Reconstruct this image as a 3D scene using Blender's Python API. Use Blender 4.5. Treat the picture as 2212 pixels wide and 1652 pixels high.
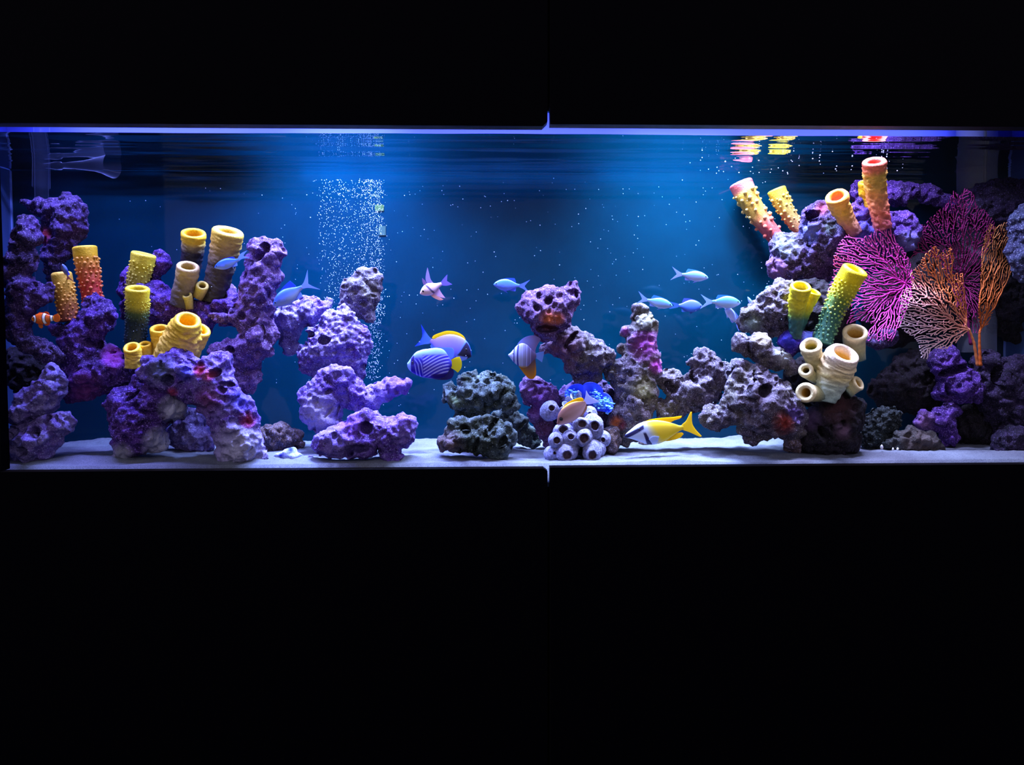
import bpy, bmesh, math, random
import numpy as np
from mathutils import Vector, Matrix

random.seed(7); np.random.seed(7)
scene = bpy.context.scene
for _o in list(bpy.data.objects):
    bpy.data.objects.remove(_o)
C = scene.collection

# ------------------------------------------------------------------ camera
F = 1700.0; W_PX, H_PX = 2212, 1652; CX, CY = 1106.0, 826.0
PITCH = math.atan(83 / F); YAW = math.radians(1.65); ROLL = math.radians(-0.12)
CAM_R = (Matrix.Rotation(-YAW, 3, 'Z') @ Matrix.Rotation(math.pi / 2 - PITCH, 3, 'X') @ Matrix.Rotation(ROLL, 3, 'Z'))
CAM_N = np.array(CAM_R)
CAM_LOC = np.array([0.0, -1.7, 0.0])


def ray(px, py):
    return CAM_N @ np.array([(px - CX) / F, -(py - CY) / F, -1.0])


def P(px, py, y):
    """world point on the plane at depth y that the photograph shows at a pixel"""
    d = ray(px, py); t = (y - CAM_LOC[1]) / d[1]
    return CAM_LOC + d * t


CAM_LOC[0] -= P(1183, 640, 0.0)[0]
CAM_LOC[2] -= P(1106, 1006, -0.004)[2]


def proj(v):
    q = (v - CAM_LOC) @ CAM_N
    return CX + F * q[:, 0] / -q[:, 2], CY - F * q[:, 1] / -q[:, 2]


def scale_at(y):
    return (y - CAM_LOC[1]) / F          # metres per pixel at depth y


cam_data = bpy.data.cameras.new('camera')
cam_data.sensor_width = 36.0; cam_data.lens = F / W_PX * 36.0
cam_data.clip_start = 0.01; cam_data.clip_end = 30
cam = bpy.data.objects.new('camera', cam_data); C.objects.link(cam)
cam.matrix_world = Matrix.Translation(Vector(CAM_LOC)) @ CAM_R.to_4x4()
scene.camera = cam

# ------------------------------------------------------------------ colour management, world, lamps
vs = scene.view_settings
vs.view_transform = 'Standard'; vs.look = 'None'; vs.gamma = 1.0; vs.exposure = 0.0; vs.use_curve_mapping = False
world = bpy.data.worlds.new('world'); scene.world = world; world.use_nodes = True
bg = world.node_tree.nodes['Background']
bg.inputs[0].default_value = (0.95, 0.86, 1.0, 1); bg.inputs[1].default_value = 0.66   # even fill added to brighten the fronts of rocks, sponges and fish
cy = scene.cycles
cy.max_bounces = 6; cy.diffuse_bounces = 3; cy.glossy_bounces = 3; cy.transparent_max_bounces = 12
cy.transmission_bounces = 4; cy.caustics_reflective = False; cy.caustics_refractive = False
cy.sample_clamp_indirect = 4.0

BACK = 0.400                                  # apparent depth of the tank
X_L = P(31, 640, BACK)[0]; X_R = P(2173, 640, BACK)[0]
Z_WATER = P(1106, 289, 0.012)[2]
Z_HOOD = Z_WATER + 0.34


def lamp(name, x, y, size_x, size_y, power, color, z=None, spread=150, tilt=(0, 0)):
    d = bpy.data.lights.new(name, 'AREA'); d.shape = 'RECTANGLE'; d.size = size_x; d.size_y = size_y
    d.energy = power; d.color = color; d.spread = math.radians(spread)
    o = bpy.data.objects.new(name, d); C.objects.link(o)
    o.location = (x, y, (Z_WATER + 0.27) if z is None else z)
    o.rotation_euler = (math.radians(tilt[0]), math.radians(tilt[1]), 0)
    return o


def X(px, y=0.2):
    return P(px, 640, y)[0]


# lamps of the tank hood, all above the water
lamp('lamp_violet', X(340), 0.045, 0.66, 0.06, 21, (0.31, 0.33, 1.0), spread=150)
lamp('lamp_blue', X(720), 0.25, 0.24, 0.12, 24, (0.34, 0.46, 1.0), spread=88)
lamp('lamp_middle', X(1060), 0.045, 0.50, 0.06, 15, (0.46, 0.54, 1.0), spread=95)
lamp('lamp_white', X(1510), 0.22, 0.28, 0.12, 26, (0.50, 0.66, 1.0), spread=92)
lamp('lamp_right', X(1790), 0.045, 0.25, 0.06, 13, (0.58, 0.60, 1.0), spread=110)
# unseen strip light added to brighten the hood's blue back board
lamp('fill_hood_board', X(1106), 0.20, 2.3, 0.02, 5.5, (0.42, 0.46, 1.0), z=Z_WATER + 0.08, spread=90, tilt=(90, 0))
# unseen strip light added to make the glow band just below the waterline
lamp('fill_waterline_glow', X(1130, BACK), 0.380, 1.15, 0.012, 3.2, (0.36, 0.40, 1.0), z=Z_WATER + 0.02, spread=150)

# ------------------------------------------------------------------ helpers


def lin(c):
    c = np.asarray(c, dtype=float) / 255.0
    return np.where(c <= 0.04045, c / 12.92, ((c + 0.055) / 1.055) ** 2.4)


def L4(c):
    r = lin(c)
    return (float(r[0]), float(r[1]), float(r[2]), 1.0)


def tag(o, label=None, cat=None, group=None, kind=None):
    if label: o['label'] = label
    if cat: o['category'] = cat
    if group: o['group'] = group
    if kind: o['kind'] = kind
    return o


def empty(name, loc, rot=None):
    o = bpy.data.objects.new(name, None); C.objects.link(o)
    m = Matrix.Translation(Vector(loc))
    if rot is not None: m = m @ rot.to_4x4()
    o.matrix_world = m
    o.empty_display_size = 0.01
    return o


def mesh_np(name, verts, faces, smooth=True):
    me = bpy.data.meshes.new(name)
    me.from_pydata([tuple(v) for v in verts], [], [tuple(int(i) for i in f) for f in faces])
    if smooth:
        me.polygons.foreach_set('use_smooth', np.ones(len(me.polygons), dtype=bool))
    me.update()
    return me


def link(name, me, mat=None, parent=None, loc=None):
    o = bpy.data.objects.new(name, me); C.objects.link(o)
    if mat is not None: me.materials.append(mat)
    if parent is not None: o.parent = parent
    if loc is not None: o.location = loc
    return o


def set_col(me, rgb_lin, name='Col', alpha=None):
    n = len(me.vertices)
    a = me.attributes.new(name, 'FLOAT_COLOR', 'POINT')
    buf = np.ones((n, 4), dtype=np.float32)
    buf[:, :3] = rgb_lin
    if alpha is not None: buf[:, 3] = alpha
    a.data.foreach_set('color', buf.ravel())


def box_bm(bm, x0, x1, y0, y1, z0, z1):
    vs_ = [bm.verts.new(p) for p in ((x0, y0, z0), (x1, y0, z0), (x1, y1, z0), (x0, y1, z0), (x0, y0, z1), (x1, y0, z1), (x1, y1, z1), (x0, y1, z1))]
    for f in ((0, 3, 2, 1), (4, 5, 6, 7), (0, 1, 5, 4), (1, 2, 6, 5), (2, 3, 7, 6), (3, 0, 4, 7)):
        bm.faces.new([vs_[i] for i in f])


def box(name, x0, x1, y0, y1, z0, z1, mat, parent=None, bevel=0.0):
    bm = bmesh.new(); box_bm(bm, x0, x1, y0, y1, z0, z1)
    if bevel: bmesh.ops.bevel(bm, geom=bm.edges[:], offset=bevel, segments=2, affect='EDGES', profile=0.7)
    me = bpy.data.meshes.new(name); bm.to_mesh(me); bm.free()
    return link(name, me, mat, parent)


# smooth value noise (numpy)
_PERM = np.random.RandomState(3).rand(64, 64, 64)


def vnoise(p):
    p = np.asarray(p, dtype=float)
    i = np.floor(p).astype(int); f = p - i; f = f * f * (3 - 2 * f)
    i0 = i % 64; i1 = (i + 1) % 64
    def g(a, b, c): return _PERM[a, b, c]
    x0, y0, z0 = i0.T; x1, y1, z1 = i1.T; fx, fy, fz = f.T
    c00 = g(x0, y0, z0) * (1 - fx) + g(x1, y0, z0) * fx
    c10 = g(x0, y1, z0) * (1 - fx) + g(x1, y1, z0) * fx
    c01 = g(x0, y0, z1) * (1 - fx) + g(x1, y0, z1) * fx
    c11 = g(x0, y1, z1) * (1 - fx) + g(x1, y1, z1) * fx
    return (c00 * (1 - fy) + c10 * fy) * (1 - fz) + (c01 * (1 - fy) + c11 * fy) * fz


# ------------------------------------------------------------------ materials
def new_mat(name):
    m = bpy.data.materials.new(name); m.use_nodes = True
    nt = m.node_tree
    for n in list(nt.nodes): nt.nodes.remove(n)
    out = nt.nodes.new('ShaderNodeOutputMaterial')
    return m, nt, out


def principled(nt, out, rough=0.5, spec=0.5):
    b = nt.nodes.new('ShaderNodeBsdfPrincipled')
    b.inputs['Roughness'].default_value = rough
    b.inputs['Specular IOR Level'].default_value = spec
    nt.links.new(b.outputs[0], out.inputs[0])
    return b


def plain(name, col, rough=0.5, spec=0.5):
    m, nt, out = new_mat(name); b = principled(nt, out, rough, spec)
    b.inputs['Base Color'].default_value = L4(col)
    return m


def noise_node(nt, scale, detail=4, rough=0.6, coord=None):
    n = nt.nodes.new('ShaderNodeTexNoise'); n.inputs['Scale'].default_value = scale
    n.inputs['Detail'].default_value = detail; n.inputs['Roughness'].default_value = rough
    if coord is not None: nt.links.new(coord, n.inputs['Vector'])
    return n


def ramp_node(nt, fac, stops):
    r = nt.nodes.new('ShaderNodeValToRGB')
    e = r.color_ramp.elements
    while len(e) > 1: e.remove(e[-1])
    e[0].position = stops[0][0]; e[0].color = stops[0][1]
    for p_, c_ in stops[1:]:
        q = e.new(p_); q.color = c_
    nt.links.new(fac, r.inputs[0])
    return r


def mix_node(nt, fac, a, b):
    m = nt.nodes.new('ShaderNodeMix'); m.data_type = 'RGBA'
    for sock, v in ((m.inputs[0], fac), (m.inputs[6], a), (m.inputs[7], b)):
        if hasattr(v, 'is_output'): nt.links.new(v, sock)
        else: sock.default_value = v
    return m.outputs[2]


def rock_mat(name, dark, mid, light, speck, second=None, bump=1.0, speck_at=0.60):
    m, nt, out = new_mat(name); b = principled(nt, out, 0.85, 0.25)
    tc = nt.nodes.new('ShaderNodeTexCoord')
    oi = nt.nodes.new('ShaderNodeObjectInfo')
    add = nt.nodes.new('ShaderNodeVectorMath'); add.operation = 'ADD'
    mul = nt.nodes.new('ShaderNodeVectorMath'); mul.operation = 'SCALE'; mul.inputs[3].default_value = 7.3
    comb = nt.nodes.new('ShaderNodeCombineXYZ')
    for k in range(3): nt.links.new(oi.outputs['Random'], comb.inputs[k])
    nt.links.new(comb.outputs[0], mul.inputs[0])
    nt.links.new(tc.outputs['Object'], add.inputs[0]); nt.links.new(mul.outputs[0], add.inputs[1])
    co = add.outputs[0]
    n1 = noise_node(nt, 38, 8, 0.72, co)
    r1 = ramp_node(nt, n1.outputs[0], [(0.30, L4(dark)), (0.50, L4(mid)), (0.68, L4(light))])
    col = r1.outputs[0]
    if second is not None:
        n3 = noise_node(nt, 14, 3, 0.6, co)
        r3 = ramp_node(nt, n3.outputs[0], [(0.50, (0, 0, 0, 1)), (0.60, (1, 1, 1, 1))])
        col = mix_node(nt, r3.outputs[0], col, L4(second))
    n2 = noise_node(nt, 300, 3, 0.7, co)
    r2 = ramp_node(nt, n2.outputs[0], [(speck_at - 0.04, (0, 0, 0, 1)), (speck_at + 0.04, (1, 1, 1, 1))])
    n2b = noise_node(nt, 260, 2, 0.7, co)
    r2b = ramp_node(nt, n2b.outputs[0], [(0.32, (1, 1, 1, 1)), (0.44, (0, 0, 0, 1))])
    col = mix_node(nt, r2b.outputs[0], col, L4(dark))
    col = mix_node(nt, r2.outputs[0], col, L4(speck))
    at = nt.nodes.new('ShaderNodeAttribute'); at.attribute_name = 'patch'
    pm = nt.nodes.new('ShaderNodeMath'); pm.operation = 'MULTIPLY'
    rr = ramp_node(nt, n1.outputs[0], [(0.33, (0.35, 0.35, 0.35, 1)), (0.46, (1, 1, 1, 1))])
    nt.links.new(at.outputs['Alpha'], pm.inputs[0]); nt.links.new(rr.outputs[0], pm.inputs[1])
    col = mix_node(nt, pm.outputs[0], col, at.outputs['Color'])
    nt.links.new(col, b.inputs['Base Color'])
    hm = nt.nodes.new('ShaderNodeMath'); hm.operation = 'ADD'
    nb = noise_node(nt, 120, 5, 0.7, co)
    nt.links.new(nb.outputs[0], hm.inputs[0]); nt.links.new(n2.outputs[0], hm.inputs[1])
    bp = nt.nodes.new('ShaderNodeBump'); bp.inputs['Strength'].default_value = 0.6 * bump
    bp.inputs['Distance'].default_value = 0.004
    nt.links.new(hm.outputs[0], bp.inputs['Height']); nt.links.new(bp.outputs[0], b.inputs['Normal'])
    return m


RM = {
    'violet': rock_mat('rock_violet', (34, 14, 64), (83, 50, 143), (124, 103, 182), (147, 137, 200), (111, 90, 175)),
    'purple': rock_mat('rock_purple', (17, 5, 38), (57, 23, 106), (95, 56, 148), (134, 103, 190), (45, 21, 78)),
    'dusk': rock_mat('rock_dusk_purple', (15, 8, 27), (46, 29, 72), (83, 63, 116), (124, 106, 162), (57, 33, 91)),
    'mauve': rock_mat('rock_pale_mauve', (56, 42, 87), (103, 89, 150), (134, 124, 180), (151, 145, 199), (91, 70, 139), 0.8),
    'pink': rock_mat('rock_pink_mauve', (36, 17, 46), (87, 57, 107), (121, 91, 145), (147, 130, 186), (71, 42, 96)),
    'lilac': rock_mat('rock_lilac_white', (46, 28, 78), (103, 84, 151), (139, 130, 184), (157, 151, 202), (84, 54, 135)),
    'grey': rock_mat('rock_grey_green', (14, 19, 23), (57, 70, 76), (107, 122, 129), (151, 165, 175), (43, 52, 44), 1.2, .64),
    'stone': rock_mat('rock_grey_mauve', (27, 21, 30), (77, 65, 86), (115, 106, 129), (149, 144, 167), (86, 78, 78), 1.1),
    'brown': rock_mat('rock_brown', (46, 33, 32), (91, 71, 71), (121, 104, 112), (147, 137, 168), (71, 64, 89)),
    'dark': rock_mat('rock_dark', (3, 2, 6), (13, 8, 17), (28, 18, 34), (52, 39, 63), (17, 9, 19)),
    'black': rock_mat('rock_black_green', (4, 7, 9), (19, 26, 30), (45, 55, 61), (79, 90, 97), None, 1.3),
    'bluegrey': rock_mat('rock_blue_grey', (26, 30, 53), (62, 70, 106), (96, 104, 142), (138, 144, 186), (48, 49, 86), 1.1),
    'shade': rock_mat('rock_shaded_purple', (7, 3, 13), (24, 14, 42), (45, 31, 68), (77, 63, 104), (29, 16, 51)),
}


def vcol_mat(name, rough=0.45, spec=0.4, bump=0.0, scale=200.0, sub=0.0, mottled=0.0):
    m, nt, out = new_mat(name); b = principled(nt, out, rough, spec)
    at = nt.nodes.new('ShaderNodeAttribute'); at.attribute_name = 'Col'
    tc = nt.nodes.new('ShaderNodeTexCoord')
    col = at.outputs['Color']
    if mottled:
        n = noise_node(nt, scale * 0.6, 4, 0.65, tc.outputs['Object'])
        r = ramp_node(nt, n.outputs[0], [(0.35, (1 - mottled,) * 3 + (1,)), (0.6, (1, 1, 1, 1))])
        mm = nt.nodes.new('ShaderNodeMix'); mm.data_type = 'RGBA'; mm.blend_type = 'MULTIPLY'
        mm.inputs[0].default_value = 1.0
        nt.links.new(col, mm.inputs[6]); nt.links.new(r.outputs[0], mm.inputs[7]); col = mm.outputs[2]
    nt.links.new(col, b.inputs['Base Color'])
    if bump:
        n = noise_node(nt, scale, 4, 0.6, tc.outputs['Object'])
        bp = nt.nodes.new('ShaderNodeBump'); bp.inputs['Strength'].default_value = bump; bp.inputs['Distance'].default_value = 0.003
        nt.links.new(n.outputs[0], bp.inputs['Height']); nt.links.new(bp.outputs[0], b.inputs['Normal'])
    if sub:
        b.inputs['Subsurface Weight'].default_value = sub
        b.inputs['Subsurface Radius'].default_value = (0.02, 0.015, 0.01)
        b.inputs['Subsurface Scale'].default_value = 0.3
    return m


M_SPONGE = vcol_mat('sponge_skin', 0.55, 0.3, 0.5, 260, 0.0, 0.18)
M_FISH = vcol_mat('fish_skin', 0.35, 0.5, 0.08, 900)
M_FAN = vcol_mat('fan_skin', 0.7, 0.2, 0.0)
M_SHELL = vcol_mat('shell_skin', 0.75, 0.25, 0.7, 300, 0.0, 0.6)


def fin_mat():
    m, nt, out = new_mat('fin_skin'); b = nt.nodes.new('ShaderNodeBsdfPrincipled'); b.inputs['Roughness'].default_value = 0.4
    at = nt.nodes.new('ShaderNodeAttribute'); at.attribute_name = 'Col'
    t = nt.nodes.new('ShaderNodeBsdfTranslucent'); mx_ = nt.nodes.new('ShaderNodeMixShader'); mx_.inputs[0].default_value = 0.55
    nt.links.new(at.outputs['Color'], b.inputs['Base Color']); nt.links.new(at.outputs['Color'], t.inputs[0])
    nt.links.new(b.outputs[0], mx_.inputs[1]); nt.links.new(t.outputs[0], mx_.inputs[2]); nt.links.new(mx_.outputs[0], out.inputs[0])
    return m


M_FIN = fin_mat()
M_EYE = plain('eye_black', (8, 6, 14), 0.15, 0.6)


def glass_mat(name, tint, edge, power=2.2, mn=0.03, mx=0.75, rough=0.12):
    """thin clear acrylic: mostly see-through, brighter and less see-through where seen edge-on"""
    m, nt, out = new_mat(name)
    lw = nt.nodes.new('ShaderNodeLayerWeight'); lw.inputs['Blend'].default_value = 0.5
    pw = nt.nodes.new('ShaderNodeMath'); pw.operation = 'POWER'; pw.inputs[1].default_value = power
    nt.links.new(lw.outputs['Facing'], pw.inputs[0])
    mr = nt.nodes.new('ShaderNodeMapRange'); mr.inputs[3].default_value = mn; mr.inputs[4].default_value = mx
    nt.links.new(pw.outputs[0], mr.inputs[0])
    tr = nt.nodes.new('ShaderNodeBsdfTransparent'); tr.inputs[0].default_value = tint
    pr = nt.nodes.new('ShaderNodeBsdfPrincipled'); pr.inputs['Base Color'].default_value = edge
    pr.inputs['Roughness'].default_value = rough
    mx_ = nt.nodes.new('ShaderNodeMixShader')
    nt.links.new(mr.outputs[0], mx_.inputs[0]); nt.links.new(tr.outputs[0], mx_.inputs[1]); nt.links.new(pr.outputs[0], mx_.inputs[2])
    nt.links.new(mx_.outputs[0], out.inputs[0])
    return m


def fresnel_mat(name, ior, tint):
    m, nt, out = new_mat(name)
    fr = nt.nodes.new('ShaderNodeFresnel'); fr.inputs[0].default_value = ior
    tr = nt.nodes.new('ShaderNodeBsdfTransparent'); tr.inputs[0].default_value = tint
    gl = nt.nodes.new('ShaderNodeBsdfGlossy'); gl.inputs['Roughness'].default_value = 0.03
    gl.inputs[0].default_value = (0.82, 0.86, 0.9, 1)
    mx_ = nt.nodes.new('ShaderNodeMixShader')
    nt.links.new(fr.outputs[0], mx_.inputs[0]); nt.links.new(tr.outputs[0], mx_.inputs[1]); nt.links.new(gl.outputs[0], mx_.inputs[2])
    nt.links.new(mx_.outputs[0], out.inputs[0])
    return m


M_WATER = fresnel_mat('water_surface', 1.33, (1, 1, 1, 1))
M_PIPE = glass_mat('clear_acrylic', (0.93, 0.96, 1, 1), (0.42, 0.5, 0.8, 1), 6.0, 0.01, 0.7)
M_BLACK = plain('black_laminate', (1, 1, 5), 0.6, 0.02)
M_EDGE = plain('black_laminate_edge', (26, 24, 30), 0.6, 0.1)
M_WHITE = plain('hood_blue', (82, 96, 214), 0.6, 0.2)
M_FLOOR = plain('floor_dark', (14, 14, 18), 0.6, 0.3)


def back_mat():
    m, nt, out = new_mat('back_panel_blue'); b = principled(nt, out, 0.06, 0.12)
    tc = nt.nodes.new('ShaderNodeTexCoord')
    n = noise_node(nt, 3.0, 4, 0.6, tc.outputs['Object'])
    r = ramp_node(nt, n.outputs[0], [(0.3, (0.0002, 0.015, 0.034, 1)), (0.7, (0.0004, 0.025, 0.056, 1))])
    nt.links.new(r.outputs[0], b.inputs['Base Color'])
    return m


M_BACK = back_mat()
M_SIDE = plain('side_glass_blue', (66, 92, 146), 0.12, 0.5)


def sand_mat():
    m, nt, out = new_mat('white_sand'); b = principled(nt, out, 0.9, 0.2)
    tc = nt.nodes.new('ShaderNodeTexCoord')
    n = noise_node(nt, 700, 3, 0.7, tc.outputs['Object'])
    r = ramp_node(nt, n.outputs[0], [(0.28, L4((42, 43, 58))), (0.42, L4((96, 100, 116))), (0.7, L4((128, 133, 150)))])
    n2 = noise_node(nt, 16, 3, 0.6, tc.outputs['Object'])
    r2 = ramp_node(nt, n2.outputs[0], [(0.35, (0.78, 0.78, 0.82, 1)), (0.6, (1, 1, 1, 1))])
    mm = nt.nodes.new('ShaderNodeMix'); mm.data_type = 'RGBA'; mm.blend_type = 'MULTIPLY'; mm.inputs[0].default_value = 1
    nt.links.new(r.outputs[0], mm.inputs[6]); nt.links.new(r2.outputs[0], mm.inputs[7])
    nt.links.new(mm.outputs[2], b.inputs['Base Color'])
    bp = nt.nodes.new('ShaderNodeBump'); bp.inputs['Strength'].default_value = 0.7; bp.inputs['Distance'].default_value = 0.003
    nt.links.new(n.outputs[0], bp.inputs['Height']); nt.links.new(bp.outputs[0], b.inputs['Normal'])
    return m


M_SAND = sand_mat()

# ------------------------------------------------------------------ room, cabinet, tank
FLOOR_Z = -0.80
X_SEAM = 0.0
x_end = P(12, 700, -0.004)[0]                 # right edge of the left end panel
z_tl = P(600, 277.5, -0.004)[2]               # lower edge of the upper left door
z_tr = P(1700, 279.5, -0.004)[2]
z_bl = P(600, 1010.5, -0.004)[2]
z_br = P(1700, 1001.5, -0.004)[2]
YF, YB = -0.034, -0.004                       # door faces

tag(box('floor', -9.0, 9.0, -6.0, 1.2, FLOOR_Z - 0.02, FLOOR_Z, M_FLOOR), kind='structure')
tag(box('wall_back', -9.0, 9.0, 0.72, 0.76, FLOOR_Z, 3.2, M_FLOOR), kind='structure')


def door(name, pts, label, seq):
    """flat black door: outline (x, z) extruded from YF to YB, with its sawn edge as a part"""
    root = empty(name, (sum(p[0] for p in pts) / len(pts), YB, min(p[1] for p in pts)))
    lx, ly, lz = root.location
    vs_ = [(x - lx, YF - ly, z - lz) for x, z in pts] + [(x - lx, YB - ly, z - lz) for x, z in pts]
    n = len(pts)
    fr = mesh_np('panel', vs_, [list(range(n)), list(range(2 * n - 1, n - 1, -1))], False)
    link('panel', fr, M_BLACK, root)
    ed = mesh_np('edge_band', vs_, [[i, i + n, (i + 1) % n + n, (i + 1) % n] for i in range(n)], False)
    link('edge_band', ed, M_EDGE, root)
    tag(root, label, 'door')
    return root


g = 0.0028
zt, zb = 1.35, FLOOR_Z + 0.03
door('cabinet_door', [(x_end - 1.3, z_tl), (X_SEAM - g - 0.010, z_tl), (X_SEAM - g, z_tl + 0.010), (X_SEAM - g, zt), (x_end - 1.3, zt)],
     'black cabinet door above the tank on the left of the seam', 0)
door('cabinet_door', [(X_SEAM + g, z_tr), (1.75, z_tr), (1.75, zt), (X_SEAM + g, zt)],
     'black cabinet door above the tank on the right of the seam', 1)
door('cabinet_door', [(x_end - 1.3, zb), (X_SEAM - g, zb), (X_SEAM - g, z_bl - 0.006), (X_SEAM - g - 0.008, z_bl), (x_end - 1.3, z_bl)],
     'black cabinet door below the sand on the left of the seam', 2)
door('cabinet_door', [(X_SEAM + g, zb), (1.75, zb), (1.75, z_br), (X_SEAM + g, z_br)],
     'black cabinet door below the sand on the right of the seam', 3)
o = box('end_panel', x_end - 1.3, x_end, YF, YB, z_bl + 0.002, z_tl - 0.002, M_BLACK, None, 0.002)
tag(o, 'black upright panel closing the tank front at its left end', 'panel')

o = box('end_panel', X_R + 0.0, X_R + 0.30, YF, YB, z_br + 0.002, z_tr - 0.002, M_BLACK, None, 0.002)
tag(o, 'black upright panel closing the tank front beyond its right end', 'panel')

# cabinet carcass (hidden structure that carries the tank and closes the hood)
cab = empty('aquarium_cabinet', (0, 0.2, FLOOR_Z)); tag(cab, 'black cabinet carcass that carries the tank behind the doors', 'cabinet')


def cbox(name, x0, x1, y0, y1, z0, z1, mat):
    o = box(name, x0, x1, y0 - 0.2, y1 - 0.2, z0 - FLOOR_Z, z1 - FLOOR_Z, mat, cab)
    return o


ZB = -0.045
cbox('stand', X_L - 0.02, X_R + 0.02, 0.0, 0.42, FLOOR_Z, ZB - 0.002, M_BLACK)
cbox('hood_top', X_L - 0.02, X_R + 0.02, 0.0, 0.44, Z_HOOD, Z_HOOD + 0.02, M_WHITE)
cbox('hood_back', X_L - 0.02, X_R + 0.02, BACK + 0.012, BACK + 0.03, Z_WATER + 0.03, Z_HOOD, M_WHITE)
cbox('hood_side', X_L - 0.032, X_L - 0.012, 0.0, 0.43, Z_WATER + 0.03, Z_HOOD, M_WHITE)
cbox('hood_side', X_R + 0.012, X_R + 0.032, 0.0, 0.43, Z_WATER + 0.03, Z_HOOD, M_WHITE)
cbox('front_rail', X_L - 0.02, X_R + 0.02, 0.0, 0.012, z_tl + 0.042, Z_HOOD, M_BLACK)

tank = empty('aquarium_tank', (0, 0.2, ZB)); tag(tank, 'long glass aquarium with a deep blue back panel', 'aquarium')


def tbox(name, x0, x1, y0, y1, z0, z1, mat, bevel=0):
    return box(name, x0, x1, y0 - 0.2, y1 - 0.2, z0 - ZB, z1 - ZB, mat, tank, bevel)


M_FRONT = fresnel_mat('front_glass', 1.05, (0.97, 0.98, 1, 1))
tbox('front_glass', X_L, X_R, 0.0, 0.010, ZB, z_tl + 0.040, M_FRONT)
tbox('back_panel', X_L, X_R, BACK, BACK + 0.012, ZB, Z_WATER + 0.03, M_BACK)
tbox('side_glass', X_L - 0.012, X_L, 0.0, BACK + 0.012, ZB, Z_WATER + 0.03, M_SIDE)
tbox('side_glass', X_R, X_R + 0.012, 0.0, BACK + 0.012, ZB, Z_WATER + 0.03, M_SIDE)
tbox('bottom_glass', X_L, X_R, 0.0, BACK, ZB - 0.002, ZB + 0.008, M_SIDE)
M_SIL = plain('silicone_blue', (130, 160, 235), 0.3, 0.5)
tbox('silicone_seam', X_L, X_L + 0.004, BACK - 0.006, BACK, ZB, Z_WATER, M_SIL, 0.0015)
tbox('silicone_seam', X_R - 0.004, X_R, BACK - 0.006, BACK, ZB, Z_WATER, M_SIL, 0.0015)

# water surface
nx, ny = 420, 90
xs = np.linspace(X_L + 0.001, X_R - 0.001, nx); ys = np.linspace(0.0105, BACK - 0.0005, ny)
gx, gy = np.meshgrid(xs, ys)
q = np.stack([gx.ravel() * 2.2, gy.ravel() * 22, np.full(gx.size, 3.3)], 1)
q2 = np.stack([gx.ravel() * 9, gy.ravel() * 70, np.full(gx.size, 9.1)], 1)
q3 = np.stack([gx.ravel() * 1.3 + 5, gy.ravel() * 6, np.full(gx.size, 1.7)], 1)
gz = Z_WATER + (vnoise(q) - 0.5) * 0.0042 + (vnoise(q2) - 0.5) * 0.0011 + (vnoise(q3) - 0.5) * 0.006
idx = np.arange(nx * ny).reshape(ny, nx)
fc = np.stack([idx[:-1, :-1], idx[:-1, 1:], idx[1:, 1:], idx[1:, :-1]], -1).reshape(-1, 4)
o = link('water', mesh_np('water', np.stack([gx.ravel(), gy.ravel(), gz], 1), fc), M_WATER)
tag(o, 'rippled water surface seen from below along the top of the tank', 'water', kind='stuff')

# sand bed
nx, ny = 620, 90
xs = np.linspace(X_L + 0.001, X_R - 0.001, nx); ys = np.linspace(0.019, BACK - 0.001, ny)
gx, gy = np.meshgrid(xs, ys)
h = (vnoise(np.stack([gx.ravel() * 7, gy.ravel() * 12, np.full(gx.size, 2.5)], 1)) - 0.45) * 0.024
h += (vnoise(np.stack([gx.ravel() * 40, gy.ravel() * 55, np.full(gx.size, 4.5)], 1)) - 0.5) * 0.006
h += (vnoise(np.stack([gx.ravel() * 150, gy.ravel() * 170, np.full(gx.size, 6.5)], 1)) - 0.5) * 0.0035
fy = np.clip((gy.ravel() - 0.011) / 0.05, 0, 1)
h = 0.002 + h * (0.25 + 0.75 * fy) + 0.006 * fy
top = np.stack([gx.ravel(), gy.ravel(), h], 1)
low = np.stack([xs, np.full(nx, 0.0112), np.full(nx, ZB + 0.009)], 1)
idx = np.arange(nx * ny).reshape(ny, nx)
fc = np.stack([idx[:-1, :-1], idx[:-1, 1:], idx[1:, 1:], idx[1:, :-1]], -1).reshape(-1, 4)
lo = nx * ny + np.arange(nx)
fl = np.stack([lo[:-1], lo[1:], idx[0, 1:], idx[0, :-1]], -1)
o = link('sand', mesh_np('sand', np.vstack([top, low]), np.vstack([fc, fl])), M_SAND)
tag(o, 'bed of white coral sand along the tank bottom', 'sand', kind='stuff')

# ------------------------------------------------------------------ rocks
def ico(sub):
    bm = bmesh.new(); bmesh.ops.create_icosphere(bm, subdivisions=sub, radius=1.0)
    v = np.array([x.co[:] for x in bm.verts]); f = np.array([[x.index for x in y.verts] for y in bm.faces]); bm.free()
    return v, f


ICO_V, ICO_F = ico(2)
ICO1_V, ICO1_F = ico(1)


def tex(kind, size, **kw):
    t = bpy.data.textures.new('t', kind); t.noise_scale = size
    for k, v in kw.items(): setattr(t, k, v)
    return t


T_BIG = tex('CLOUDS', 0.045, noise_depth=2)
T_MID = tex('VORONOI', 0.020, distance_metric='DISTANCE')
T_FINE = tex('CLOUDS', 0.009, noise_depth=3)
T_KNOB = tex('VORONOI', 0.012, distance_metric='DISTANCE')


def inside(poly, pts):
    x, y = pts[:, 0], pts[:, 1]; r = np.zeros(len(pts), bool); n = len(poly)
    for i in range(n):
        x0, y0 = poly[i]; x1, y1 = poly[(i + 1) % n]
        c = ((y0 > y) != (y1 > y))
        with np.errstate(divide='ignore', invalid='ignore'):
            xi = (x1 - x0) * (y - y0) / (y1 - y0 + 1e-12) + x0
        r ^= c & (x < xi)
    return r


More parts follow.
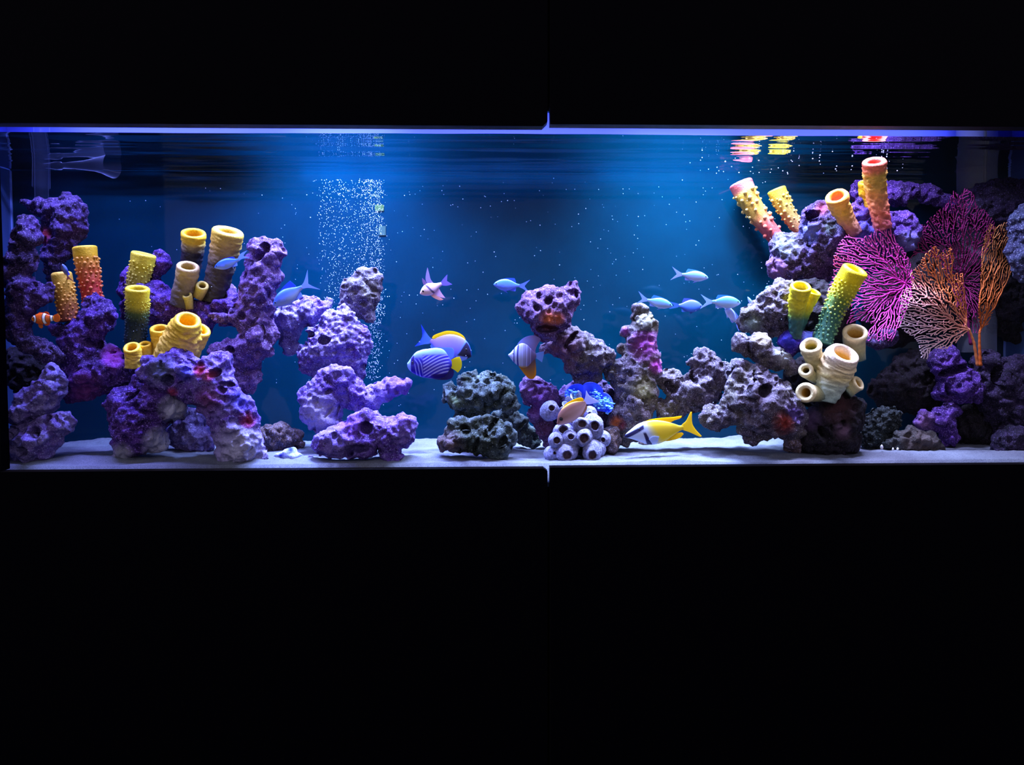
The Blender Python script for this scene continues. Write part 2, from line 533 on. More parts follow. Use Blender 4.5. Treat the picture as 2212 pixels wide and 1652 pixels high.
def edge_dist(poly, pts):
    d = np.full(len(pts), 1e9); n = len(poly)
    for i in range(n):
        a = poly[i]; b = poly[(i + 1) % n]; ab = b - a
        t = np.clip(((pts - a) @ ab) / (ab @ ab + 1e-9), 0, 1)
        d = np.minimum(d, np.linalg.norm(pts - (a + t[:, None] * ab), axis=1))
    return d


def inflate(poly, depth, fat=0.8, rng=None, wob=0.5, lumps=1.0):
    """fill an outline with balls: the round body of a rock, as deep as it is wide"""
    poly = np.array(poly, float)
    lo_, hi_ = poly.min(0), poly.max(0)
    area = abs(sum(poly[i][0] * poly[(i + 1) % len(poly)][1] - poly[(i + 1) % len(poly)][0] * poly[i][1] for i in range(len(poly)))) / 2
    s = max(3.5, math.sqrt(area) / 24)
    px, py = np.meshgrid(np.arange(lo_[0], hi_[0] + s, s), np.arange(lo_[1], hi_[1] + s, s))
    pts = np.stack([px.ravel(), py.ravel()], 1) + rng.uniform(-0.2, 0.2, (px.size, 2)) * s
    pts = pts[inside(poly, pts)]; d = edge_dist(poly, pts)
    ok = d > 2.5; pts, d = pts[ok], d[ok]
    od = np.argsort(-d); keep = []
    kp = np.zeros((0, 2)); kd = np.zeros(0)
    for i in od:
        if len(kd):
            dd = np.hypot(kp[:, 0] - pts[i, 0], kp[:, 1] - pts[i, 1])
            if np.any(dd < 0.34 * kd): continue
        keep.append(i); kp = np.vstack([kp, pts[i]]); kd = np.append(kd, d[i])
    balls = []
    for i in keep:
        p_, r_ = pts[i], d[i]
        w = vnoise(np.array([[p_[0] / 38 + rng_off(rng), p_[1] / 38, 0.5]]))[0] - 0.5
        y = depth + w * 2 * wob * min(r_, 45) * 0.001
        m = scale_at(y); r3 = r_ * m
        balls.append((P(p_[0], p_[1], y), r3, min(r3 * fat, 0.085)))
    # lumps standing proud of the near side
    k = int(lumps * area / 420)
    big = pts[d > 7] if np.any(d > 7) else pts; bd = d[d > 7] if np.any(d > 7) else d
    for _ in range(k):
        j = rng.randint(len(big)); r_ = min(bd[j], 60) * rng.uniform(0.25, 0.6)
        r_ = float(np.clip(r_, 5, 20))
        y = depth - min(bd[j] * fat * 0.001, 0.085) * rng.uniform(0.55, 0.95)
        y = max(y, 0.016 + r_ * 0.001)
        balls.append((P(big[j][0], big[j][1], y), r_ * scale_at(y), r_ * scale_at(y)))
    return balls


_RO = {}
def rng_off(rng):
    if id(rng) not in _RO: _RO[id(rng)] = rng.uniform(0, 40)
    return _RO[id(rng)]


def balls_mesh(balls):
    nb = len(balls); nv = len(ICO_V)
    V = np.zeros((nb * nv, 3)); Fc = np.zeros((nb * len(ICO_F), 3), int)
    for i, (c, r, ry) in enumerate(balls):
        V[i * nv:(i + 1) * nv] = c + ICO_V * np.array([r, ry, r])
        Fc[i * len(ICO_F):(i + 1) * len(ICO_F)] = ICO_F + i * nv
    return V, Fc


def bake_rock(V, Fc, base, voxel, rough, knob):
    me = bpy.data.meshes.new('tmp')
    me.vertices.add(len(V)); me.vertices.foreach_set('co', (V - base).ravel())
    me.loops.add(len(Fc) * 3); me.loops.foreach_set('vertex_index', Fc.ravel().astype(np.int32))
    me.polygons.add(len(Fc)); me.polygons.foreach_set('loop_start', np.arange(0, len(Fc) * 3, 3, dtype=np.int32))
    me.update(calc_edges=True)
    ob = bpy.data.objects.new('tmp', me); C.objects.link(ob); ob.location = base
    r = ob.modifiers.new('r', 'REMESH'); r.mode = 'VOXEL'; r.voxel_size = voxel
    s = ob.modifiers.new('s', 'SMOOTH'); s.factor = 0.5; s.iterations = 3
    for t, st, ml in ((T_BIG, 0.024 * rough, 0.5), (T_KNOB if knob else T_MID, (-0.010 if knob else 0.014) * rough, 0.35), (T_FINE, 0.007 * rough, 0.5)):
        d = ob.modifiers.new('d', 'DISPLACE'); d.texture = t; d.strength = st; d.mid_level = ml; d.texture_coords = 'GLOBAL'
    dg = bpy.context.evaluated_depsgraph_get(); dg.update()
    out = bpy.data.meshes.new_from_object(ob.evaluated_get(dg))
    bpy.data.objects.remove(ob); bpy.data.meshes.remove(me)
    return out


def rock(label, poly, depth, mat, fat=0.8, rough=1.0, knob=False, pits=1.0, dents=(), patches=(), seed=0, voxel=0.0026,
         name='live_rock', cat='rock', lumps=1.0, wob=0.5, extra=()):
    rng = np.random.RandomState(seed + 11 * len(poly) + int(poly[0][0]))
    balls = inflate(poly, depth, fat, rng, wob, lumps)
    for (ex, ey, er, ed) in extra:
        balls.append((P(ex, ey, ed), er * scale_at(ed), er * scale_at(ed)))
    V, Fc = balls_mesh(balls)
    V[:, 1] = np.clip(V[:, 1], 0.017, BACK - 0.006)
    V[:, 2] = np.maximum(V[:, 2], -0.006)
    V[:, 0] = np.clip(V[:, 0], X_L + 0.004, X_R - 0.004)
    base = np.array([V[:, 0].mean(), V[:, 1].mean(), V[:, 2].min()])
    me = bake_rock(V, Fc, base, voxel, rough, knob)
    n = len(me.vertices)
    co = np.zeros(n * 3); me.vertices.foreach_get('co', co); co = co.reshape(-1, 3)
    nr = np.zeros(n * 3); me.vertex_normals.foreach_get('vector', nr); nr = nr.reshape(-1, 3)
    wpx, wpy = proj(co + base)
    front = np.clip((0.25 - nr[:, 1]) / 0.5, 0, 1)
    dl = [(x, y, r, r * 2.6) for x, y, r in dents]
    pl = np.array(poly, float)
    area = abs(np.dot(pl[:, 0], np.roll(pl[:, 1], -1)) - np.dot(pl[:, 1], np.roll(pl[:, 0], -1))) / 2
    for _ in range(int(pits * area / 1250)):
        j = rng.randint(n); r = rng.uniform(3.5, 9)
        dl.append((wpx[j], wpy[j], r, r * rng.uniform(0.7, 1.7)))
    push = np.zeros(n)
    for x, y, r, dp in dl:
        ang = rng.uniform(0, 3.14); sx = rng.uniform(0.45, 1.3)
        dx, dy = wpx - x, wpy - y
        u = dx * math.cos(ang) + dy * math.sin(ang); w = -dx * math.sin(ang) + dy * math.cos(ang)
        e = np.sqrt((u * sx) ** 2 + (w / sx) ** 2) / r
        push = np.maximum(push, np.clip(1 - e ** 4, 0, 1) * dp * 0.001)
    co[:, 1] += push * front
    me.vertices.foreach_set('co', co.ravel())
    pc = np.zeros((n, 3)); pa = np.zeros(n)
    for x, y, r, c, a in patches:
        e = np.hypot(wpx - x, wpy - y) / r
        k = np.clip(1.3 - e, 0, 1) * a * (front > 0.2)
        sel = k > pa; pc[sel] = lin(c); pa = np.maximum(pa, k)
    set_col(me, pc, 'patch', pa)
    me.polygons.foreach_set('use_smooth', np.ones(len(me.polygons), dtype=bool)); me.update()
    o = link(name, me, RM[mat] if isinstance(mat, str) else mat, None, base)
    tag(o, label, cat)
    return o


RED = (150, 28, 40); ORG = (190, 92, 36); GRN = (60, 110, 70); MAG = (160, 60, 170); BLU = (50, 60, 210); WHT = (235, 235, 245); TEAL = (90, 140, 130)
exec_rocks = [
    # ---- left group
    dict(label='dark violet rock with two horns standing tall at the back left corner', poly=[(40,436),(48,428),(75,433),(110,430),(130,426),(138,415),(152,416),(170,430),(185,450),(186,465),(192,482),(187,500),(172,514),(165,540),(150,552),(140,565),(135,585),(125,600),(118,625),(98,625),(102,590),(98,560),(92,520),(88,500),(98,480),(92,465),(75,458),(55,452)], depth=.20, mat='dusk', patches=[(97,505,14,RED,.8),(95,520,9,RED,.8)]),
    dict(label='tall violet grey column of rock against the left end of the tank', poly=[(45,463),(60,464),(75,470),(84,490),(82,512),(78,535),(80,555),(75,572),(70,592),(74,606),(100,612),(114,600),(116,632),(104,648),(74,668),(66,690),(66,720),(90,737),(130,756),(142,775),(122,792),(95,778),(60,762),(28,742),(16,722),(12,640),(10,560),(14,540),(26,530),(30,510),(38,490)], depth=.075, mat='dusk'),
    dict(label='grey violet ledge rock resting on the pale holed rock at the left end', poly=[(100,786),(116,782),(135,800),(138,830),(130,865),(122,885),(95,895),(70,905),(45,912),(30,915),(20,905),(24,880),(40,852),(60,838),(85,826),(94,805)], depth=.06, mat='mauve'),
    dict(label='pale mauve rock with round dark holes in the front left corner', poly=[(20,924),(50,914),(80,905),(110,895),(130,885),(150,887),(158,900),(163,915),(150,935),(130,948),(118,962),(112,985),(95,1001),(70,1005),(25,1001),(20,960)], depth=.065, mat='mauve', pits=.5, dents=[(72,935,14),(46,976,12),(102,907,8),(120,905,7)]),
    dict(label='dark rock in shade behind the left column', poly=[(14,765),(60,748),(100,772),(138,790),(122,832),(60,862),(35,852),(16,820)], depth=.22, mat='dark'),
    dict(label='bright purple lumpy rock below the orange sponges', poly=[(98,656),(118,660),(150,682),(172,690),(180,660),(190,632),(205,624),(225,640),(241,658),(243,680),(246,700),(240,720),(215,728),(220,752),(262,742),(267,780),(300,795),(308,808),(285,832),(245,845),(212,857),(165,866),(138,876),(136,830),(138,790),(130,760),(132,735),(105,718),(102,706),(122,698),(150,700),(130,676)], depth=.13, mat='purple', dents=[(210,745,13),(190,742,10)], patches=[(245,770,25,MAG,.7),(180,845,40,(110,40,110),.7)]),
    dict(label='dark purple leg of the arch with a whitish foot', poly=[(306,806),(322,826),(385,845),(402,862),(400,885),(396,905),(375,912),(352,915),(358,932),(363,955),(352,970),(330,978),(300,980),(285,990),(255,995),(243,990),(240,970),(246,945),(243,915),(235,895),(215,873),(222,862),(245,845),(284,832),(285,812)], depth=.085, mat='purple', dents=[(287,855,9),(362,915,10),(292,880,8)], patches=[(345,960,34,(190,190,214),.75),(375,885,30,(190,190,214),.7),(260,985,26,(150,150,160),.7)]),
    dict(label='violet arch of rock with red flecks standing in front of the yellow sponges', poly=[(304,790),(310,772),(322,772),(333,777),(345,771),(362,770),(375,757),(400,757),(415,768),(425,778),(435,780),(445,765),(460,760),(485,763),(500,775),(503,800),(512,825),(516,845),(540,860),(547,885),(550,920),(560,945),(575,970),(581,982),(578,999),(545,1003),(515,1004),(480,1004),(458,1006),(464,990),(468,965),(462,945),(450,910),(440,888),(420,880),(395,862),(380,850),(340,838),(315,825),(306,808)], depth=.06, mat='violet', dents=[(463,806,13),(490,830,10),(478,842,9),(362,822,14),(335,845,8)], patches=[(432,800,16,RED,.9),(448,810,14,(170,50,60),.8),(535,908,18,RED,.8),(372,848,12,RED,.8),(400,805,20,BLU,.6),(520,862,26,BLU,.5),(345,800,32,(70,80,96),.8),(520,975,60,(200,200,224),.6),(450,862,30,(110,40,70),.6)]),
    dict(label='pale grey rock with dark flecks under the arch', poly=[(396,886),(415,888),(440,892),(452,925),(468,962),(455,972),(440,979),(410,977),(385,970),(365,962),(358,935),(375,920),(390,905)], depth=.17, mat='mauve', patches=[(430,950,20,(50,30,56),.7),(400,905,12,(50,30,56),.6),(450,940,14,(60,36,66),.6)], pits=.4),
    dict(label='deep purple ridge of rock behind the yellow sponges', poly=[(262,612),(266,580),(282,572),(300,590),(325,590),(322,562),(335,545),(350,543),(361,558),(360,578),(345,596),(328,604),(360,612),(390,640),(430,652),(455,640),(470,632),(486,640),(520,635),(540,640),(560,662),(540,700),(500,705),(465,700),(450,722),(410,718),(380,708),(330,704),(300,692),(285,704),(265,692),(258,680),(268,660),(256,640)], depth=.22, mat='purple'),
    dict(label='tall mauve rock leaning right behind the blue fish', poly=[(532,548),(540,526),(552,516),(570,514),(600,520),(616,528),(621,540),(612,557),(598,576),(604,592),(602,610),(594,630),(598,642),(592,668),(582,692),(606,716),(605,733),(590,740),(590,766),(565,781),(553,798),(561,815),(559,832),(545,848),(525,862),(505,840),(498,790),(480,764),(455,764),(450,752),(470,738),(505,735),(518,722),(512,702),(495,697),(480,702),(450,692),(450,680),(495,670),(520,650),(515,635),(520,620),(525,600),(535,580),(530,562)], depth=.18, mat='pink', dents=[(572,535,12),(560,552,12),(498,755,9)], patches=[(500,640,20,(150,100,130),.6)]),
    dict(label='lilac rock with stubby white knobs beside the tall leaning rock', poly=[(578,692),(590,672),(605,672),(612,665),(640,655),(645,642),(660,636),(680,640),(690,650),(700,647),(705,641),(716,645),(718,665),(705,671),(692,686),(680,702),(660,706),(645,722),(640,736),(650,750),(630,763),(610,766),(600,746),(605,720),(590,716),(580,702)], depth=.24, mat='lilac'),
    dict(label='brownish pink rock at the top of the stack beside the bubbles', poly=[(737,662),(738,630),(745,610),(760,598),(775,592),(782,585),(795,578),(808,574),(820,580),(824,595),(822,620),(812,630),(814,650),(806,670),(800,692),(780,688),(755,682)], depth=.25, mat='stone'),
    dict(label='broad lilac rock in the middle of the stack beside the bubbles', poly=[(640,766),(633,758),(645,745),(660,735),(662,715),(675,705),(690,700),(693,680),(705,672),(725,672),(740,660),(760,668),(775,690),(790,700),(800,720),(807,745),(800,766),(797,786),(790,804),(780,832),(765,832),(745,818),(720,800),(700,805),(690,808),(680,822),(672,822),(665,812),(645,802),(637,786)], depth=.20, mat='lilac', knob=True, dents=[(700,735,12),(668,722,10)]),
    dict(label='curved lilac rock with an arm pointing right below the stack', poly=[(690,808),(705,796),(720,782),(745,788),(760,800),(765,822),(780,832),(790,838),(800,836),(815,830),(840,822),(865,812),(880,812),(886,825),(880,845),(860,858),(830,870),(805,885),(780,892),(755,886),(742,876),(736,852),(728,866),(735,886),(728,905),(740,916),(745,932),(700,937),(685,936),(670,926),(650,900),(644,876),(648,860),(660,840),(675,825)], depth=.14, mat='violet', patches=[(860,835,40,(110,70,180),.5),(690,890,40,(210,205,230),.4)]),
    dict(label='violet rock with finger knobs on the sand below the curved rock', poly=[(690,940),(700,930),(730,925),(745,910),(765,893),(785,890),(800,885),(815,890),(830,900),(845,905),(860,890),(875,888),(890,900),(897,920),(893,940),(880,955),(866,966),(861,980),(867,1002),(848,1007),(830,1000),(815,972),(795,992),(760,988),(735,986),(705,990),(685,986),(679,965),(680,950)], depth=.05, mat='violet', dents=[(790,925,15),(775,970,14),(755,978,10)], patches=[(870,905,30,(110,60,190),.5),(760,920,30,(120,60,190),.5)], lumps=1.3),
    dict(label='brown speckled rock lying on the sand behind the arch foot', poly=[(548,928),(575,920),(600,914),(620,920),(650,933),(662,939),(656,950),(664,956),(655,966),(640,972),(620,978),(585,986),(555,982)], depth=.20, mat='brown'),
    dict(label='small pinkish dome of rock behind the deep purple ridge', poly=[(462, 640), (470, 622), (485, 613), (502, 613), (512, 622), (512, 640), (490, 648)], depth=.27, mat='pink', pits=0, lumps=.2, rough=.4),
    # ---- centre
    dict(label='craggy grey green rock at the top of the grey pile', poly=[(959,862),(965,850),(970,832),(985,828),(995,812),(1012,808),(1022,802),(1035,812),(1052,808),(1057,801),(1072,802),(1078,812),(1100,820),(1108,835),(1108,850),(1112,870),(1115,880),(1100,886),(1080,880),(1060,882),(1045,895),(1025,901),(1005,906),(990,902),(985,890),(970,880),(964,868)], depth=.15, mat='grey', rough=1.5, patches=[(985,865,16,(110,130,80),.5)]),
    dict(label='grey rock with deep hollows on the sand at the foot of the grey pile', poly=[(942,960),(945,945),(960,930),(975,910),(985,905),(1010,910),(1045,905),(1060,898),(1075,902),(1085,915),(1100,918),(1112,930),(1114,945),(1105,960),(1098,976),(1093,989),(1075,992),(1045,986),(1010,979),(975,981),(950,979),(942,975)], depth=.06, mat='grey', rough=1.2, dents=[(1005,930,13),(1062,922,14),(1085,955,12),(1029,962,9)], patches=[(960,970,40,(130,100,120),.5)]),
    dict(label='dark grey boulder behind the hollowed rock of the grey pile', poly=[(1058,896),(1078,880),(1095,875),(1115,885),(1138,900),(1145,920),(1155,930),(1165,945),(1172,963),(1150,967),(1120,962),(1112,938),(1085,914)], depth=.21, mat='grey', rough=1.0, patches=[(1115,900,60,(50,56,54),.6)]),
    dict(label='pink mauve rock at the very top of the leaning pile in the middle', poly=[(1117,667),(1122,655),(1130,640),(1145,632),(1165,625),(1180,622),(1200,627),(1212,622),(1220,612),(1232,606),(1246,610),(1252,625),(1251,650),(1245,665),(1236,680),(1230,700),(1215,706),(1208,716),(1200,731),(1180,737),(1165,729),(1150,713),(1140,701),(1130,690),(1118,682)], depth=.12, mat='pink', dents=[(1185,650,9),(1165,640,8),(1160,665,8),(1182,710,15),(1245,635,6)], patches=[(1188,690,20,ORG,.9),(1205,688,14,ORG,.9)]),
    dict(label='purple boulder below the pink top of the leaning pile', poly=[(1208,713),(1230,700),(1250,710),(1270,720),(1290,735),(1310,745),(1322,755),(1323,775),(1312,787),(1305,802),(1300,818),(1280,832),(1255,832),(1240,822),(1235,806),(1225,790),(1210,776),(1190,766),(1165,757),(1168,745),(1185,738),(1203,728)], depth=.15, mat='stone', dents=[(1232,735,13),(1228,750,8)], patches=[(1210,755,50,(110,60,110),.6),(1285,790,40,(50,36,60),.6)]),
    dict(label='pink purple rock to the left of the white barnacles', poly=[(1121,842),(1130,830),(1140,820),(1160,816),(1175,820),(1185,832),(1200,835),(1209,850),(1206,868),(1196,880),(1192,900),(1200,960),(1190,972),(1168,945),(1158,915),(1145,905),(1141,890),(1150,880),(1130,870),(1124,856)], depth=.17, mat='pink', patches=[(1165,870,40,(90,30,120),.6),(1175,920,26,(90,40,60),.6)]),
    dict(label='shaded purple rock behind the blue clam', poly=[(1195,862),(1240,825),(1300,818),(1330,850),(1336,900),(1322,942),(1250,948),(1190,938)], depth=.20, mat='dusk'),
    dict(label='tall pillar of knobbly rock with a purple band left of the yellow rabbitfish', poly=[(1362,672),(1370,662),(1385,656),(1398,660),(1404,672),(1415,682),(1421,700),(1419,720),(1412,735),(1415,755),(1420,770),(1426,790),(1424,820),(1415,832),(1421,860),(1420,880),(1410,900),(1395,922),(1378,950),(1350,966),(1325,955),(1314,915),(1318,880),(1335,850),(1325,835),(1305,815),(1302,795),(1312,780),(1325,778),(1338,775),(1348,765),(1340,760),(1338,750),(1353,740),(1353,730),(1342,720),(1347,709),(1362,704),(1365,690)], depth=.16, mat='stone', patches=[(1395,745,34,(150,60,160),.8),(1418,790,16,(170,50,170),.8),(1332,912,14,ORG,.9),(1340,918,12,RED,.7),(1395,690,30,(130,130,110),.6),(1390,840,26,(160,160,110),.5),(1350,716,10,MAG,.6)], lumps=1.4),
    dict(label='small brown rock on the sand right of the white barnacles', poly=[(1298,948),(1310,926),(1330,930),(1342,955),(1336,969),(1320,979),(1300,977)], depth=.13, mat='brown'),
    dict(label='pale stone on the sand under the yellow rabbitfish', poly=[(1381,950),(1395,948),(1410,955),(1402,966),(1390,970),(1383,962)], depth=.24, mat='brown', pits=0, lumps=.3),
    # ---- right group
    dict(label='craggy bridge of rock between the pillar and the right reef', poly=[(1424,812),(1435,796),(1455,798),(1475,812),(1485,805),(1490,790),(1482,785),(1495,780),(1505,765),(1515,757),(1530,754),(1543,765),(1555,778),(1575,785),(1602,780),(1592,806),(1572,832),(1556,846),(1552,866),(1520,882),(1490,892),(1465,908),(1430,908),(1414,896),(1420,872),(1440,860),(1450,855),(1440,845),(1424,842)], depth=.16, mat='stone', rough=1.4, dents=[(1455,840,12),(1445,830,10),(1500,820,9)]),
    dict(label='large jagged rock with a red spot hanging above the sand', poly=[(1588,787),(1600,777),(1620,780),(1640,795),(1665,805),(1690,815),(1710,840),(1722,850),(1740,890),(1746,925),(1735,947),(1690,947),(1640,945),(1622,964),(1610,956),(1600,935),(1594,912),(1575,917),(1560,930),(1550,936),(1520,920),(1511,905),(1515,895),(1538,870),(1558,880),(1555,860),(1570,840),(1580,820),(1588,805)], depth=.08, mat='stone', patches=[(1695,912,24,(140,40,30),.9),(1655,850,40,(60,46,66),.6),(1715,895,22,(100,70,170),.6)], dents=[(1632,815,9),(1655,845,16)]),
    dict(label='flat ledge of rock jutting left below the green tipped sponges', poly=[(1577,740),(1590,725),(1610,721),(1640,715),(1660,727),(1666,745),(1690,755),(1710,775),(1732,796),(1726,814),(1700,810),(1670,797),(1640,787),(1605,767),(1580,753)], depth=.10, mat='stone', patches=[(1650,730,20,(180,165,140),.6),(1690,765,20,(210,210,220),.5)]),
    dict(label='sloping rock with pale crest above the flat ledge', poly=[(1589,702),(1605,675),(1625,655),(1640,640),(1660,620),(1690,604),(1715,604),(1722,660),(1716,702),(1700,727),(1665,724),(1630,720),(1600,715)], depth=.14, mat='stone', rough=1.2, patches=[(1625,700,24,(110,130,110),.6)]),
    dict(label='overhanging rock under the pink tipped leaning sponge', poly=[(1659,572),(1668,545),(1661,530),(1680,510),(1695,504),(1730,505),(1755,500),(1785,505),(1802,560),(1792,602),(1760,607),(1730,602),(1700,610),(1680,602),(1665,592)], depth=.27, mat='dusk', rough=1.2, patches=[(1700,530,30,(120,130,140),.5),(1675,580,24,(140,90,140),.6)]),
    dict(label='hollowed dark rock at the top of the right reef beside the orange sponge', poly=[(1728,482),(1735,460),(1755,445),(1775,439),(1790,450),(1800,470),(1820,490),(1850,500),(1858,562),(1800,572),(1770,562),(1735,522),(1729,500)], depth=.24, mat='dusk', rough=1.2, dents=[(1757,468,16),(1800,545,9)], patches=[(1775,450,14,(140,60,80),.6),(1750,500,22,(110,120,220),.6),(1790,490,16,(90,100,90),.5)]),
    dict(label='blue violet rock between the tall coral pink sponge and the red sea fans', poly=[(1835,482),(1850,430),(1862,420),(1878,466),(1920,462),(1960,455),(1975,470),(1988,500),(1978,542),(1920,548),(1860,538),(1840,522)], depth=.21, mat='purple', patches=[(1870,500,40,(90,90,200),.6),(1965,525,26,(130,130,210),.6)]),
    dict(label='thin arching rock along the back of the right reef', poly=[(1838,402),(1850,388),(1870,390),(1920,395),(1960,399),(2000,400),(2030,410),(2060,430),(2082,450),(2060,457),(2020,442),(1980,432),(1930,446),(1900,441),(1880,430),(1850,436),(1837,420)], depth=.30, mat='purple'),
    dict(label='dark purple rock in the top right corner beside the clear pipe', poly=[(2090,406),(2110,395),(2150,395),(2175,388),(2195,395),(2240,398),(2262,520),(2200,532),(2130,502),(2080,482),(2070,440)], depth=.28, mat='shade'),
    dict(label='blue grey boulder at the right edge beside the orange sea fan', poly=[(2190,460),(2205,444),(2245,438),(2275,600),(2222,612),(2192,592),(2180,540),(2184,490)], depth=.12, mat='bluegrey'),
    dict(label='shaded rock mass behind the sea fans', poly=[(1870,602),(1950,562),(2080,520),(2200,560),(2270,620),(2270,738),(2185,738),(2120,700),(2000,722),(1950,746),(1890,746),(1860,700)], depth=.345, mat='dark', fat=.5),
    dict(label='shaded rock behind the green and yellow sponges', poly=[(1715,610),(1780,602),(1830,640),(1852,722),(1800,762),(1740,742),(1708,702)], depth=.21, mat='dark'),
    dict(label='small blue encrusted rock at the foot of the twin yellow sponge', poly=[(1681,740),(1690,720),(1720,714),(1762,714),(1756,746),(1730,762),(1700,766)], depth=.11, mat='purple', patches=[(1705,735,26,(50,50,190),.8),(1745,728,18,(100,120,220),.8)]),
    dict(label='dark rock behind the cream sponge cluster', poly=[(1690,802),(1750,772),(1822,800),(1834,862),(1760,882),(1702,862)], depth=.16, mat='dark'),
    dict(label='reddish black dome of rock on the sand under the cream sponges', poly=[(1700,940),(1722,920),(1745,882),(1770,870),(1785,850),(1810,840),(1840,850),(1862,870),(1869,895),(1860,920),(1863,960),(1850,982),(1790,987),(1735,985),(1705,975)], depth=.10, mat='dark', patches=[(1810,880,36,(66,30,34),.6),(1820,930,18,(120,90,120),.6),(1750,905,24,(90,66,110),.6)], dents=[(1780,935,13),(1822,915,7)]),
    dict(label='pinkish brown stone on the sand left of the reddish black dome', poly=[(1690,950),(1705,937),(1725,940),(1735,960),(1737,985),(1710,982),(1692,970)], depth=.09, mat='brown', pits=.2),
    dict(label='black green frilly rock right of the reddish black dome', poly=[(1865,910),(1880,885),(1910,875),(1935,871),(1953,890),(1951,920),(1930,945),(1920,966),(1870,972),(1859,950)], depth=.15, mat='black', knob=True, rough=1.2),
    dict(label='grey brown low rock on the sand under the purple branching rock', poly=[(1903,962),(1930,930),(1970,921),(2020,935),(2040,955),(2032,980),(1985,982),(1940,975)], depth=.12, mat='black', patches=[(1990,955,60,(84,70,72),.7)]),
    dict(label='purple branching rock low in the right reef', poly=[(1974,910),(1990,890),(2020,880),(2045,867),(2066,871),(2072,890),(2060,905),(2070,925),(2076,945),(2062,967),(2035,962),(2025,935),(2000,930),(1980,926)], depth=.18, mat='purple', patches=[(1995,910,24,(150,110,160),.5)]),
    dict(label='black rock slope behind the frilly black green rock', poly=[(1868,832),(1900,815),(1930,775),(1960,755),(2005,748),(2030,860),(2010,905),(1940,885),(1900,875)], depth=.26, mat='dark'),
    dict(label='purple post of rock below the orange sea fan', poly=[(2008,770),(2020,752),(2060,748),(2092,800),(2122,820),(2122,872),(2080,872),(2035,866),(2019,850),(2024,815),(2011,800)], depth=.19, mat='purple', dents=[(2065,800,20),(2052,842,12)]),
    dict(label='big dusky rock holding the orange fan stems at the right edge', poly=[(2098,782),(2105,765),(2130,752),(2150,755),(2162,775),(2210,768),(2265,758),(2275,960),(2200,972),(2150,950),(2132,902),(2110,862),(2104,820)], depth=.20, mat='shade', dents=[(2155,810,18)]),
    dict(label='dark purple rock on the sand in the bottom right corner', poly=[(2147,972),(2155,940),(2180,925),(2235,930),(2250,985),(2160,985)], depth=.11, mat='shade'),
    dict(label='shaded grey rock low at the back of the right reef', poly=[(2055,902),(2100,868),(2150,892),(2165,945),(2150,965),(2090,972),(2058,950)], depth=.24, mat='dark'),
    dict(label='pale edged rock shelf under the front magenta sea fan', poly=[(1866,744),(1880,728),(1905,716),(1935,718),(1932,738),(1900,750)], depth=.16, mat='dusk'),
]
for k, r in enumerate(exec_rocks):
    rock(seed=k, **r)

# ------------------------------------------------------------------ tube sponges
def interp_cols(t, stops):
    ts = [s[0] for s in stops]; cs = np.array([lin(s[1]) for s in stops])
    return np.stack([np.interp(t, ts, cs[:, k]) for k in range(3)], 1)


